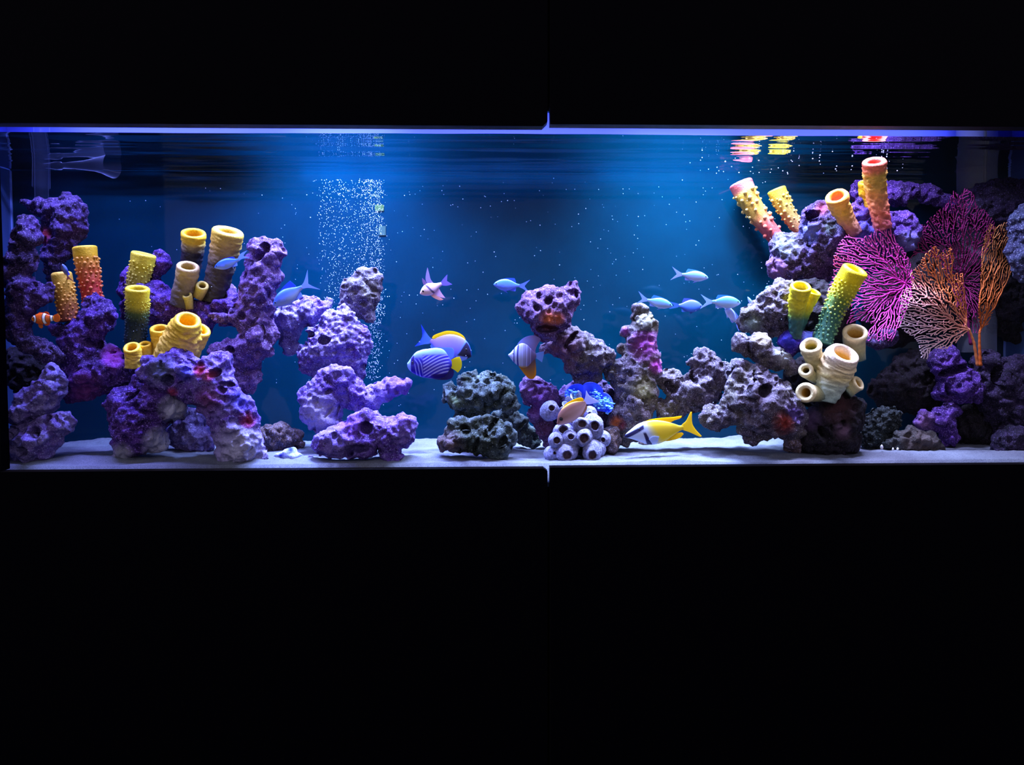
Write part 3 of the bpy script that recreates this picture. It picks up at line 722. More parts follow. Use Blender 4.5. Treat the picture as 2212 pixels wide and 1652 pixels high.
def tube_mesh(base, tip, depth, r0, r1, mouth, stops, inner, style='ring', rim=0.62, bulge=0.0, lean=0.5, seed=0, knob_r=3.4, knob_n=70,
              knob_col=None, loc=None, bend=0.0, hole=0.9):
    """one sponge tube; base and tip in pixels, radii in pixels; mouth = how far its opening turns to the viewer"""
    rng = np.random.RandomState(seed)
    B = P(base[0], base[1], depth); Lp = math.hypot(tip[0] - base[0], tip[1] - base[1])
    m = scale_at(depth); Lw = Lp * m
    yt = max(depth - lean * Lw * mouth, 0.014 + r1 * m * math.sqrt(max(0, 1 - mouth ** 2)) * 0.9)
    T = P(tip[0], tip[1], yt)
    up = T - B; flat = np.array([up[0], 0, up[2]]); flat /= np.linalg.norm(flat) + 1e-9
    side = np.array([flat[2], 0, -flat[0]])
    dend = flat * math.sqrt(max(0, 1 - mouth ** 2)) + np.array([0, -mouth, 0]); dend /= np.linalg.norm(dend)
    Lt = np.linalg.norm(T - B)
    Cp = T - dend * Lt * 0.42 + side * bend * m
    nt_ = max(30, int(Lp / 2.4)); t = np.linspace(0, 1, nt_)
    sp = ((1 - t) ** 2)[:, None] * B + (2 * t * (1 - t))[:, None] * Cp + (t ** 2)[:, None] * T
    tg = np.gradient(sp, axis=0); tg /= np.linalg.norm(tg, axis=1)[:, None]
    na = 40; a = np.linspace(0, 2 * math.pi, na, endpoint=False)
    rad = (r0 + (r1 - r0) * t + bulge * np.sin(t * math.pi)) * m
    rows = []; tt = []
    ref = np.array([0.0, -1.0, 0.0])
    def ring(c, d, r, rr):
        u = np.cross(d, ref)
        if np.linalg.norm(u) < 0.05: u = np.cross(d, np.array([1.0, 0, 0.2]))
        u /= np.linalg.norm(u); v = np.cross(u, d)
        return c + (np.cos(a)[:, None] * u + np.sin(a)[:, None] * v) * (r * rr)[:, None]
    sd = rng.uniform(0, 30)
    def relief(tv, amp=1.0):
        zz = np.full(na, tv * Lp / 9.0)
        if style == 'ring':
            n = vnoise(np.stack([np.cos(a) * 1.6 + 5 + sd, np.sin(a) * 1.6 + 5, zz * 1.5 + sd], 1)) - 0.5
            n2 = vnoise(np.stack([np.cos(a) * 5 + 9 + sd, np.sin(a) * 5 + 9, zz * 2.6], 1)) - 0.5
            return 1 + amp * (0.15 * n + 0.13 * n2)
        if style == 'rough':
            n = vnoise(np.stack([np.cos(a) * 3.2 + 5 + sd, np.sin(a) * 3.2 + 5, zz * 1.9 + sd], 1)) - 0.5
            n2 = vnoise(np.stack([np.cos(a) * 7 + 9 + sd, np.sin(a) * 7 + 9, zz * 3.2], 1)) - 0.5
            return 1 + amp * (0.24 * n + 0.14 * n2)
        n = vnoise(np.stack([np.cos(a) * 1.5 + 5 + sd, np.sin(a) * 1.5 + 5, zz * 0.6 + sd], 1)) - 0.5
        return 1 + amp * 0.10 * n
    for i in range(nt_):
        rows.append(ring(sp[i], tg[i], np.full(na, rad[i]), relief(t[i], 1 - 0.75 * max(0, t[i] - 0.85) / 0.15))); tt.append(t[i])
    rt = rad[-1]; wall = rt * (1 - rim)
    wob_ = 1 + 0.10 * (vnoise(np.stack([np.cos(a) * 1.3 + sd, np.sin(a) * 1.3 + 3, np.full(na, 0.3)], 1)) - 0.5)
    for k in range(1, 9):                     # rounded lip
        ph = k / 8 * math.pi
        rr = rt - wall / 2 + wall / 2 * math.cos(ph)
        rows.append(ring(sp[-1] + tg[-1] * wall * 0.55 * math.sin(ph), tg[-1], np.full(na, rr), wob_ * (1 + (relief(1.0, 0.25) - 1)))); tt.append(1.0 + 0.04 * k / 8)
    din = min(0.75 * Lt, 3.0 * rt)
    for k in range(1, 9):                     # inner wall
        f_ = k / 8; s_ = np.interp(1 - f_ * din / Lt, t, np.arange(nt_)); i0 = int(s_)
        c_ = sp[i0]; rr = rt * rim * (1 - 0.15 * f_) if f_ < 0.99 else rt * rim * 0.55
        rr = min(rr, rad[i0] * 0.8)
        rows.append(ring(c_, tg[i0], np.full(na, rr), wob_)); tt.append(1.1 + 0.5 * f_)
    V = np.vstack(rows); tv = np.repeat(np.array(tt), na); nrow = len(rows)
    id_ = np.arange(nrow * na).reshape(nrow, na)
    nxt = np.roll(id_, -1, axis=1)
    Fc = np.stack([id_[:-1], nxt[:-1], nxt[1:], id_[1:]], -1).reshape(-1, 4).tolist()
    Fc.append(id_[0][::-1].tolist()); Fc.append(id_[-1].tolist())
    cols = interp_cols(np.clip(tv, 0, 1.05), stops)
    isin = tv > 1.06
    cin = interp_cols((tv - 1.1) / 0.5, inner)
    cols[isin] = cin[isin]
    if style in ('ring', 'rough'):
        rl = np.concatenate([relief(x, 1.0) for x in t]); k = np.clip(1 + (rl - 1) * 2.0, 0.7, 1.25)
        cols[:len(rl)] *= k[:, None]
    loc = B if loc is None else loc
    me = mesh_np('tube', V - loc, Fc); set_col(me, np.clip(cols, 0, 1))
    knobs = None
    if style == 'knob':
        kv, kf, kc = [], [], []; nv = len(ICO1_V)
        rows_k = int(max(5, Lp / (knob_r * 3.0)))
        cnt = 0
        for i in range(rows_k):
            tv_ = (i + 0.6) / (rows_k + 0.9)
            if tv_ > 0.86: continue
            per = max(6, int(2 * math.pi * np.interp(tv_, [0, 1], [r0, r1]) / (knob_r * 3.0)))
            for j in range(per):
                aa = (j + 0.5 * (i % 2) + rng.uniform(-0.22, 0.22)) / per * 2 * math.pi
                ti = np.clip(tv_ + rng.uniform(-0.25, 0.25) / rows_k, 0.02, 0.88)
                k = int(ti * (nt_ - 1)); d = tg[k]
                u = np.cross(d, ref); u /= np.linalg.norm(u); v = np.cross(u, d)
                nrm = math.cos(aa) * u + math.sin(aa) * v
                kr = knob_r * m * rng.uniform(0.55, 1.25)
                c_ = sp[k] + nrm * rad[k] * 1.0
                sc = np.outer(nrm, nrm) * 0.25 + np.eye(3) * 0.9
                kv.append(c_ + (ICO1_V * kr) @ sc); kf.append(ICO1_F + cnt * nv); cnt += 1
                bc = interp_cols(np.array([ti]), knob_col if knob_col else stops)[0]
                kc.append(np.repeat(bc[None], nv, 0))
        knobs = mesh_np('knobs', np.vstack(kv) - loc, np.vstack(kf)); set_col(knobs, np.clip(np.vstack(kc), 0, 1))
    return me, knobs, loc


def sponge(label, tubes, group=None):
    """one ornament: one tube or several that share a foot"""
    root = None
    for k, tb in enumerate(tubes):
        me, kn, loc = tube_mesh(seed=int(tb['base'][0]) + k, loc=None if root is None else np.array(root.location), **tb)
        if root is None: root = empty('tube_sponge', loc); tag(root, label, 'sponge', group)
        ob = link('tube', me, M_SPONGE, root)
        if kn is not None:
            kb = link('knobs', kn, M_SPONGE, ob); kb['kind'] = 'stuff'
    return root


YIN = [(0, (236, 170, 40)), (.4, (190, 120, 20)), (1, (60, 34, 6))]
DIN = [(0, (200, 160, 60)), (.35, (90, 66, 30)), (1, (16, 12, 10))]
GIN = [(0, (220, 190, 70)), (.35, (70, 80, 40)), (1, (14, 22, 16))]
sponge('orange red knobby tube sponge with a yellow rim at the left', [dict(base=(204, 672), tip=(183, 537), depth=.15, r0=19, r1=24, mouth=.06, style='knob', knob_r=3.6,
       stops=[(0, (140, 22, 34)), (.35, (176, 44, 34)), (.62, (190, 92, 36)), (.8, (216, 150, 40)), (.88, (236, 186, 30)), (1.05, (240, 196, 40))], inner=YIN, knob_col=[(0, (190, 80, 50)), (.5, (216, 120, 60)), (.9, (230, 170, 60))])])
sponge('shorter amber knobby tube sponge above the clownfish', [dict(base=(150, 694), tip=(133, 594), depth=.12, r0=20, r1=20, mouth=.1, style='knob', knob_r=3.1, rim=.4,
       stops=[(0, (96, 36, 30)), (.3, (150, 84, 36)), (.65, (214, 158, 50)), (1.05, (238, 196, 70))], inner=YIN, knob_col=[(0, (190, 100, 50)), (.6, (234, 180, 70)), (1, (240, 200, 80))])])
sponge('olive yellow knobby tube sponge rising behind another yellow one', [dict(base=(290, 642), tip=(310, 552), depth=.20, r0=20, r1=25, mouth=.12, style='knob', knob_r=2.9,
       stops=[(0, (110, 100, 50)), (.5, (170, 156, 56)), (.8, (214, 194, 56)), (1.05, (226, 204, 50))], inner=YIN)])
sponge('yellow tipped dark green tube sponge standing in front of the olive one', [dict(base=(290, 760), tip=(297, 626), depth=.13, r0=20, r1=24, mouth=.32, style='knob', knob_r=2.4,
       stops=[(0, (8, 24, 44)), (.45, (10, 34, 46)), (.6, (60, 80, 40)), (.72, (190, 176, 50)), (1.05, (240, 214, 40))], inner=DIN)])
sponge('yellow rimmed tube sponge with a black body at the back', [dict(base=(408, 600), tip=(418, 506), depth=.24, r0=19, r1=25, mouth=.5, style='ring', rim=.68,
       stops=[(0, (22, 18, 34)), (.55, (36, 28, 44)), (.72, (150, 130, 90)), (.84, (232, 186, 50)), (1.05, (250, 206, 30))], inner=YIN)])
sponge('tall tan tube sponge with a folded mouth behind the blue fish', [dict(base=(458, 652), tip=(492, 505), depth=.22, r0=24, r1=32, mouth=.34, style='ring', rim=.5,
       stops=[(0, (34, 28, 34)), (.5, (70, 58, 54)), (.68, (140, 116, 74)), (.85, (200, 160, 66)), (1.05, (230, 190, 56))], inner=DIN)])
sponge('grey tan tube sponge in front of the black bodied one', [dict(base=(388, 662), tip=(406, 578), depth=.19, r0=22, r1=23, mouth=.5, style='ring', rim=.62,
       stops=[(0, (50, 42, 56)), (.5, (112, 98, 84)), (1.05, (200, 172, 110))], inner=DIN)])
sponge('small cup sponge right of the grey tan tube', [dict(base=(426, 644), tip=(437, 618), depth=.19, r0=11, r1=13, mouth=.75, style='plain', rim=.5, stops=[(0, (120, 96, 50)), (1.05, (226, 206, 100))], inner=DIN)])
sponge('tiniest cup sponge at the foot of the grey tan tube', [dict(base=(410, 668), tip=(404, 638), depth=.18, r0=8, r1=10, mouth=.7, style='plain', rim=.5, stops=[(0, (120, 96, 50)), (1.05, (220, 200, 100))], inner=DIN)])
YS = [(0, (190, 160, 60)), (.4, (244, 204, 80)), (.8, (246, 196, 56)), (1.05, (255, 206, 50))]
sponge('fat bright yellow sponge cluster behind the violet arch', [
    dict(base=(366, 786), tip=(405, 694), depth=.10, r0=36, r1=27, mouth=.6, style='rough', rim=.6, bulge=6, stops=YS, inner=[(0, (252, 196, 30)), (.5, (236, 160, 10)), (1, (150, 90, 5))]),
    dict(base=(398, 780), tip=(430, 714), depth=.13, r0=22, r1=23, mouth=.5, style='ring', rim=.6, stops=YS, inner=[(0, (252, 196, 30)), (.5, (226, 150, 10)), (1, (130, 80, 5))]),
    dict(base=(346, 776), tip=(345, 712), depth=.14, r0=18, r1=20, mouth=.5, style='ring', rim=.6, stops=YS, inner=YIN),
    dict(base=(290, 795), tip=(285, 752), depth=.10, r0=18, r1=17, mouth=.7, style='ring', rim=.55, stops=YS, inner=YIN),
    dict(base=(316, 775), tip=(313, 744), depth=.12, r0=12, r1=13, mouth=.5, style='plain', rim=.6, stops=YS, inner=DIN)])
sponge('pink tipped warty tube sponge leaning far left near the water line', [dict(base=(1684, 522), tip=(1601, 398), depth=.345, r0=16, r1=25, mouth=-.08, style='knob', knob_r=5.6, bend=-14,
       stops=[(0, (176, 60, 70)), (.3, (206, 96, 86)), (.5, (206, 150, 60)), (.82, (206, 160, 58)), (.9, (220, 110, 100)), (1.05, (226, 84, 96))], inner=DIN, knob_col=[(0, (210, 80, 80)), (.3, (220, 110, 90)), (.5, (236, 190, 100)), (1, (240, 206, 110))])])
sponge('yellow warty tube sponge leaning left beside the pink tipped one', [dict(base=(1730, 500), tip=(1678, 412), depth=.35, r0=13, r1=20, mouth=-.05, style='knob', knob_r=3.8, bend=-8,
       stops=[(0, (186, 120, 90)), (.4, (176, 146, 76)), (1.05, (214, 184, 50))], inner=DIN, knob_col=[(0, (226, 160, 110)), (.6, (232, 206, 90)), (1, (240, 216, 90))])])
sponge('orange mouthed tube sponge at the top of the right reef', [dict(base=(1850, 506), tip=(1808, 426), depth=.19, r0=14, r1=24, mouth=.6, style='rough', rim=.58,
       stops=[(0, (110, 66, 90)), (.25, (190, 130, 100)), (.6, (220, 160, 70)), (.85, (244, 170, 80)), (1.05, (255, 160, 60))], inner=[(0, (250, 110, 60)), (.4, (250, 150, 130)), (1, (240, 170, 160))])])
sponge('tallest tube sponge with a coral pink rim reaching the surface', [dict(base=(1908, 496), tip=(1889, 352), depth=.17, r0=18, r1=24, mouth=.5, style='rough', rim=.56,
       stops=[(0, (150, 70, 96)), (.2, (206, 100, 86)), (.4, (226, 140, 96)), (.6, (222, 166, 80)), (.8, (220, 180, 80)), (.9, (236, 130, 96)), (1.05, (246, 116, 96))], inner=[(0, (226, 60, 56)), (.5, (240, 110, 96)), (1, (240, 150, 130))])])
sponge('short plain yellow tube sponge half behind the tallest one', [dict(base=(1876, 468), tip=(1872, 396), depth=.22, r0=13, r1=17, mouth=.45, style='ring', rim=.6,
       stops=[(0, (150, 90, 90)), (.25, (214, 160, 50)), (1.05, (246, 206, 30))], inner=DIN)])
GS = [(0, (30, 66, 74)), (.32, (44, 92, 86)), (.42, (120, 140, 50)), (.6, (222, 206, 40)), (1.05, (252, 226, 30))]
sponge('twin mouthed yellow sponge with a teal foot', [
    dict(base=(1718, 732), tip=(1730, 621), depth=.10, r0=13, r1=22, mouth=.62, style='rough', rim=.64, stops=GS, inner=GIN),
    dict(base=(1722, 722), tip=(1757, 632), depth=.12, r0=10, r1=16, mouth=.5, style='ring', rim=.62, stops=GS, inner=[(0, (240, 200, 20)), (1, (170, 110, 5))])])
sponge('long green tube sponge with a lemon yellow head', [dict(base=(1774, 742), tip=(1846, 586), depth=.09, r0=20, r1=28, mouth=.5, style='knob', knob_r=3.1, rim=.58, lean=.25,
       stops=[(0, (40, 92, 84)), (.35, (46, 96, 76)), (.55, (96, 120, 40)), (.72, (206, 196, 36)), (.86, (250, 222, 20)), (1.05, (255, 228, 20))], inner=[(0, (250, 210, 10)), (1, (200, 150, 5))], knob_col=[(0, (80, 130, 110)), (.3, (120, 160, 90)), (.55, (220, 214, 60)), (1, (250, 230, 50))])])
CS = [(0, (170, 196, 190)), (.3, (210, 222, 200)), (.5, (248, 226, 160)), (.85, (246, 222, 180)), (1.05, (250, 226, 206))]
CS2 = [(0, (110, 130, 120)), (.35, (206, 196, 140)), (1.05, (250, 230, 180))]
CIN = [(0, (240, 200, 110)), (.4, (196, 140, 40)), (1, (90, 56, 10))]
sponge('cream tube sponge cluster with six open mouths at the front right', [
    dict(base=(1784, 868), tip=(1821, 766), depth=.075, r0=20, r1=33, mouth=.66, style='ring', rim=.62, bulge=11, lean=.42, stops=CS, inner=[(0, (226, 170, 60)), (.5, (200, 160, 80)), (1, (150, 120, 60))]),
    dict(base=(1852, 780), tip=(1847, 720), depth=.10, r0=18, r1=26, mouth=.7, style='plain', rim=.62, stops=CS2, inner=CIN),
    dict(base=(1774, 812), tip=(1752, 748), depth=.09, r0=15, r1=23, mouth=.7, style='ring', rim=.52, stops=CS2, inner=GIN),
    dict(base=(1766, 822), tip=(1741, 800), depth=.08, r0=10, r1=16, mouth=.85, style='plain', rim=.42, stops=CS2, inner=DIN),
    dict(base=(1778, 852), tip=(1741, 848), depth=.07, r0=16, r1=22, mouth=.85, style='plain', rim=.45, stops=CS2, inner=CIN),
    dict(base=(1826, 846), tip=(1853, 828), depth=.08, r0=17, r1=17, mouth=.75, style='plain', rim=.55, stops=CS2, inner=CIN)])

# ------------------------------------------------------------------ sea fans
def grow(poly, root, n_att, step, seed):
    """net of branches: scattered points joined to the root along the shortest ways"""
    import heapq
    rng = np.random.RandomState(seed); poly = np.array(poly, float)
    lo_, hi_ = poly.min(0), poly.max(0)
    cand = rng.uniform(lo_, hi_, (60000, 2)); cand = cand[inside(poly, cand)]
    cell = {}; pts = [np.array(root, float)]; g_ = step
    cell[(int(root[0] // g_), int(root[1] // g_))] = [0]
    def near(q, r):
        cx_, cy_ = int(q[0] // g_), int(q[1] // g_); k = int(math.ceil(r / g_)); o_ = []
        for a in range(cx_ - k, cx_ + k + 1):
            for b in range(cy_ - k, cy_ + k + 1): o_ += cell.get((a, b), [])
        return o_
    for q in cand:
        if any((pts[i][0] - q[0]) ** 2 + (pts[i][1] - q[1]) ** 2 < step * step for i in near(q, step)): continue
        cell.setdefault((int(q[0] // g_), int(q[1] // g_)), []).append(len(pts)); pts.append(q)
    N = np.array(pts); n = len(N); par = np.full(n, -1); dist = np.full(n, 1e18); dist[0] = 0; order = []
    hq = [(0.0, 0)]; done = np.zeros(n, bool); reach = step * 2.1
    while hq:
        d0, i = heapq.heappop(hq)
        if done[i]: continue
        done[i] = True; order.append(i); rr = reach if i else reach * 2.5
        for j in near(N[i], rr):
            if done[j]: continue
            l = math.hypot(N[i][0] - N[j][0], N[i][1] - N[j][1])
            if l > rr: continue
            w = l ** 1.6
            if par[i] >= 0:
                p_ = N[par[i]]; c_ = ((N[i][0] - p_[0]) * (N[j][0] - N[i][0]) + (N[i][1] - p_[1]) * (N[j][1] - N[i][1])) / (l * math.hypot(N[i][0] - p_[0], N[i][1] - p_[1]) + 1e-9)
                w *= 1.0 + 0.7 * (1 - c_)
            if d0 + w < dist[j]: dist[j] = d0 + w; par[j] = i; heapq.heappush(hq, (d0 + w, j))
    new = {o: k for k, o in enumerate(order)}
    N2 = N[order]; p2 = np.array([new[par[o]] if par[o] >= 0 else -1 for o in order])
    for _ in range(1):                        # ease the kinks
        acc = N2.copy(); cnt = np.ones(len(N2))
        for i in range(1, len(N2)):
            acc[i] += N2[p2[i]]; cnt[i] += 1; acc[p2[i]] += N2[i] * .5; cnt[p2[i]] += .5
        m_ = acc / cnt[:, None]; m_[0] = N2[0]
        leaf = np.ones(len(N2), bool); leaf[p2[1:]] = False; m_[leaf] = N2[leaf]; N2 = m_
    return N2, p2


def sea_fan(label, poly, root, foot, depth, base_col, tip_col, n_att=900, step=5.0, r_min=0.9, r_max=4.0, cross=0.35, amp=0.02, seed=0, tip_grad=None, stem_pts=None, slope=(0, 0)):
    N, par = grow(poly, root, n_att, step, seed)
    rng = np.random.RandomState(seed + 5); n = len(N)
    w = np.ones(n)
    for i in range(n - 1, 0, -1): w[par[i]] += w[i]
    has = np.zeros(n, bool); has[par[1:]] = True
    rad = np.clip(r_min * (w / 10.0) ** 0.22, r_min, r_max * .7); rad[~has] *= 0.9
    yy = depth + amp * 2 * (vnoise(np.stack([N[:, 0] / 60 + seed, N[:, 1] / 60, np.full(n, 0.4)], 1)) - 0.5) + 0.004 * (vnoise(np.stack([N[:, 0] / 9, N[:, 1] / 9, np.full(n, seed + 0.4)], 1)) - 0.5)
    yy += slope[0] * (N[:, 0] - root[0]) * 0.001 + slope[1] * (root[1] - N[:, 1]) * 0.001
    yy = np.clip(yy, 0.02, BACK - 0.01)
    W3 = np.array([P(N[i, 0], N[i, 1], yy[i]) for i in range(n)])
    edges = [(par[i], i, rad[par[i]] if par[i] > 0 else rad[i], rad[i]) for i in range(1, n)]
    edges = [(a, b, min(ra, rb * 1.35), rb) for a, b, ra, rb in edges]
    for i in range(1, n):
        if rng.rand() < cross:
            d = np.hypot(N[:, 0] - N[i, 0], N[:, 1] - N[i, 1]); d[i] = 1e9; d[par[i]] = 1e9; d[par == i] = 1e9
            j = int(np.argmin(d))
            if d[j] < step * 1.9: edges.append((i, j, r_min * 0.8, r_min * 0.8))
    V, Fc, T = [], [], []
    base = P(foot[0], foot[1], depth)
    g_ = np.hypot(N[:, 0] - root[0], N[:, 1] - root[1]); g_ = g_ / g_.max()
    tipv = g_ ** 1.5 if tip_grad is None else np.clip(((N - np.array(tip_grad[0])) @ np.array(tip_grad[1])) / tip_grad[2], 0, 1)
    for a, b, ra, rb in edges:
        p0, p1 = W3[a], W3[b]; d = p1 - p0; l = np.linalg.norm(d)
        if l < 1e-6: continue
        d /= l; u = np.cross(d, (0, 1, 0)); u /= np.linalg.norm(u) + 1e-9; v = np.cross(u, d); m = scale_at(yy[b]); k = len(V)
        p1 = p1 + d * rb * m * 0.5
        for p_, r_ in ((p0, ra), (p1, rb)):
            for ux, vx in ((1, 0), (.31, .95), (-.81, .59), (-.81, -.59), (.31, -.95)):
                V.append(p_ + (u * ux + v * vx) * r_ * m)
        for q_ in range(5): Fc.append((k + q_, k + (q_ + 1) % 5, k + 5 + (q_ + 1) % 5, k + 5 + q_))
        Fc.append((k + 9, k + 8, k + 7, k + 6, k + 5)); T += [tipv[a]] * 5 + [tipv[b]] * 5
    root_o = empty('sea_fan', base); tag(root_o, label, 'sea fan')
    me = mesh_np('branch_mesh', np.array(V) - base, Fc)
    T = np.array(T)[:, None]; cols = lin(base_col) * (1 - T) + lin(tip_col) * T
    set_col(me, cols); o_ = link('branch_mesh', me, M_FAN, root_o); o_['kind'] = 'stuff'
    # stem
    sp_ = [foot] + list(stem_pts or []) + [root]
    sp_ = np.array(sp_, float); tq = np.linspace(0, 1, 24); k = np.linspace(0, 1, len(sp_))
    sx = np.interp(tq, k, sp_[:, 0]); sy = np.interp(tq, k, sp_[:, 1])
    V, Fc = [], []; aa = np.linspace(0, 2 * math.pi, 10, endpoint=False)
    for i in range(24):
        c_ = P(sx[i], sy[i], depth); r_ = (r_max * (1 - 0.35 * tq[i]) * (1 + 0.12 * math.sin(i * 1.7))) * scale_at(depth)
        for x in aa: V.append(c_ + np.array([math.cos(x) * r_, math.sin(x) * r_, 0.15 * r_ * math.sin(3 * x)]))
    for i in range(23):
        for q_ in range(10): Fc.append((i * 10 + q_, i * 10 + (q_ + 1) % 10, i * 10 + 10 + (q_ + 1) % 10, i * 10 + 10 + q_))
    Fc.append(list(range(10))[::-1]); Fc.append(list(range(230, 240)))
    me = mesh_np('stem', np.array(V) - base, Fc); set_col(me, np.repeat(lin(base_col)[None] * 0.8, len(V), 0)); link('stem', me, M_FAN, root_o)
    return root_o


sea_fan('magenta sea fan spreading behind the long green sponge', [(1815,520),(1830,505),(1850,515),(1875,508),(1890,498),(1905,488),(1925,495),(1935,520),(1950,535),(1965,560),(1975,600),(1970,640),(1955,680),(1940,710),(1925,738),(1910,735),(1880,738),(1868,732),(1885,700),(1850,690),(1828,702),(1838,662),(1785,655),(1790,620),(1800,590),(1800,555)],
        (1955, 612), (1990, 620), .15, (196, 44, 160), (236, 104, 212), n_att=1500, step=4.0, r_min=1.05, seed=3, cross=.3)
sea_fan('tall dark magenta sea fan at the back of the right reef', [(2000,480),(2020,460),(2045,440),(2060,410),(2075,420),(2085,405),(2105,420),(2110,445),(2130,455),(2150,480),(2145,520),(2120,560),(2115,640),(2120,720),(2090,720),(2075,690),(2060,640),(2030,560),(1985,545),(1965,560),(1985,520),(1970,490)],
        (2080, 610), (2098, 745), .205, (108, 16, 74), (150, 42, 118), n_att=1900, step=3.7, r_min=1.0, seed=9, cross=.3, stem_pts=[(2088, 680)])
sea_fan('peach orange sea fan with whitish lower tips', [(2020,530),(2035,545),(2055,532),(2062,560),(2055,590),(2080,590),(2085,640),(2090,690),(2085,720),(2060,745),(2045,755),(2010,752),(2005,775),(1990,775),(1985,745),(1980,735),(1945,710),(1940,695),(1945,670),(1945,645),(1950,625),(1970,620),(1965,590),(1985,570),(2000,545)],
        (2094, 712), (2112, 790), .10, (236, 136, 80), (246, 214, 238), n_att=1250, step=4.1, r_min=1.1, r_max=3.6, seed=21, cross=.38, tip_grad=((2060, 650), (-0.75, 0.66), 120.0), stem_pts=[(2104, 740)])
sea_fan('narrow rusty orange sea fan seen edge on at the right', [(2120,545),(2130,500),(2140,482),(2150,490),(2170,480),(2190,475),(2200,520),(2205,550),(2190,580),(2170,620),(2150,660),(2135,700),(2118,710),(2112,680),(2118,620)],
        (2116, 716), (2118, 790), .09, (190, 88, 30), (216, 146, 90), n_att=1000, step=3.4, r_min=0.95, r_max=3.6, seed=33, cross=.15, slope=(0.8, 0.2), stem_pts=[(2116, 750)])

# ------------------------------------------------------------------ fish
def smooth_profile(pts, n):
    s = np.array([p[0] for p in pts]); t = np.array([p[1] for p in pts]); b = np.array([p[2] for p in pts])
    u = 0.5 - 0.5 * np.cos(np.linspace(0, math.pi, n)); u = 0.5 * u + 0.5 * np.linspace(0, 1, n)
    def cub(y):
        mcl = np.gradient(y, s); out = np.zeros(n)
        for i, x in enumerate(u):
            k = min(max(np.searchsorted(s, x) - 1, 0), len(s) - 2); h_ = s[k + 1] - s[k]; q_ = (x - s[k]) / h_
            out[i] = (2 * q_**3 - 3 * q_**2 + 1) * y[k] + (q_**3 - 2 * q_**2 + q_) * h_ * mcl[k] + (-2 * q_**3 + 3 * q_**2) * y[k + 1] + (q_**3 - q_**2) * h_ * mcl[k + 1]
        return out
    return u, cub(t), cub(b)


def fish(name, label, cat, head, tail, depth, prof, width, colf, fins=(), eyes=None, turn=0.0, ns=70, na=36, group=None, up=None, body_name='body'):
    """head = snout pixel, tail = tail root pixel; profile and fins in body lengths (s back from snout, z up); turn = degrees towards the viewer"""
    H = P(head[0], head[1], depth); T = P(tail[0], tail[1], depth)
    ax = T - H; Lf = np.linalg.norm(ax); ax /= Lf
    zu = np.array([0, 0, 1.0]) if up is None else np.array(up, float)
    zax = zu - ax * (zu @ ax); zax /= np.linalg.norm(zax); yax = np.cross(zax, ax)
    Lf = Lf / math.cos(math.radians(turn))
    R = Matrix(((ax[0], yax[0], zax[0]), (ax[1], yax[1], zax[1]), (ax[2], yax[2], zax[2]))) @ Matrix.Rotation(math.radians(turn), 3, 'Z')
    mid = (H + T) / 2
    root = empty(name, mid, R); tag(root, label, cat, group)
    u, tp, bt = smooth_profile(prof, ns)
    a = np.linspace(0, 2 * math.pi, na, endpoint=False)
    hz = np.maximum((tp - bt) / 2, 0.004); cz = (tp + bt) / 2
    wmax = hz.max(); wy = width * (hz / wmax) ** 0.75 * np.clip(1.15 - 0.55 * u, 0.3, 1)
    V = np.zeros((ns, na, 3))
    V[:, :, 0] = u[:, None] - 0.5
    V[:, :, 1] = wy[:, None] * np.sign(np.cos(a)) * np.abs(np.cos(a)) ** 0.9
    V[:, :, 2] = cz[:, None] + hz[:, None] * np.sin(a)
    id_ = np.arange(ns * na).reshape(ns, na); nx_ = np.roll(id_, -1, 1)
    Fc = np.stack([id_[:-1], nx_[:-1], nx_[1:], id_[1:]], -1).reshape(-1, 4).tolist()
    Fc.append(id_[0][::-1].tolist()); Fc.append(id_[-1].tolist())
    fl = V.reshape(-1, 3)
    me = mesh_np(body_name, fl * Lf, Fc)
    rel = np.repeat(((V[:, :, 2] - cz[:, None]) / hz[:, None])[:, :], 1, 1).ravel()
    cols = colf(fl[:, 0] + 0.5, fl[:, 2], rel)
    set_col(me, lin(cols)); link(body_name, me, M_FISH, root)
    for fn in fins:
        fname, poly, col = fn[0], fn[1], fn[2]; th = fn[3] if len(fn) > 3 else 0.010; yo = fn[4] if len(fn) > 4 else 0.0
        bm = bmesh.new()
        pl = poly_smooth(poly)
        va = [bm.verts.new(((x - 0.5) * Lf, (yo - th) * Lf, z * Lf)) for x, z in pl]; vb = [bm.verts.new(((x - 0.5) * Lf, (yo + th) * Lf, z * Lf)) for x, z in pl]
        n = len(pl)
        fa = bm.faces.new(va); fb = bm.faces.new(vb[::-1])
        for i in range(n): bm.faces.new((va[i], vb[i], vb[(i + 1) % n], va[(i + 1) % n]))
        bm.normal_update(); bmesh.ops.triangulate(bm, faces=[fa, fb], quad_method='BEAUTY', ngon_method='EAR_CLIP'); bmesh.ops.recalc_face_normals(bm, faces=bm.faces[:])
        me = bpy.data.meshes.new(fname); bm.to_mesh(me); bm.free()
        c = np.zeros(len(me.vertices) * 3); me.vertices.foreach_get('co', c); c = c.reshape(-1, 3) / Lf
        cc = col(c[:, 0] + 0.5, c[:, 2]) if callable(col) else np.repeat(np.array(col, float)[None], len(c), 0)
        set_col(me, lin(cc)); link(fname, me, M_FIN, root)
    if eyes:
        ex, ez, er = eyes[:3]; ring = eyes[3] if len(eyes) > 3 else None
        i = int(np.argmin(np.abs(u - ex))); wy_ = wy[i] * math.sqrt(max(0.05, 1 - ((ez - cz[i]) / hz[i]) ** 2))
        for sgn in (-1, 1):
            me = mesh_np('eye', (ICO_V * np.array([er, er * 0.5, er]) + np.array([ex - 0.5, sgn * wy_ * 0.97, ez])) * Lf, ICO_F)
            link('eye', me, M_EYE, root)
    return root


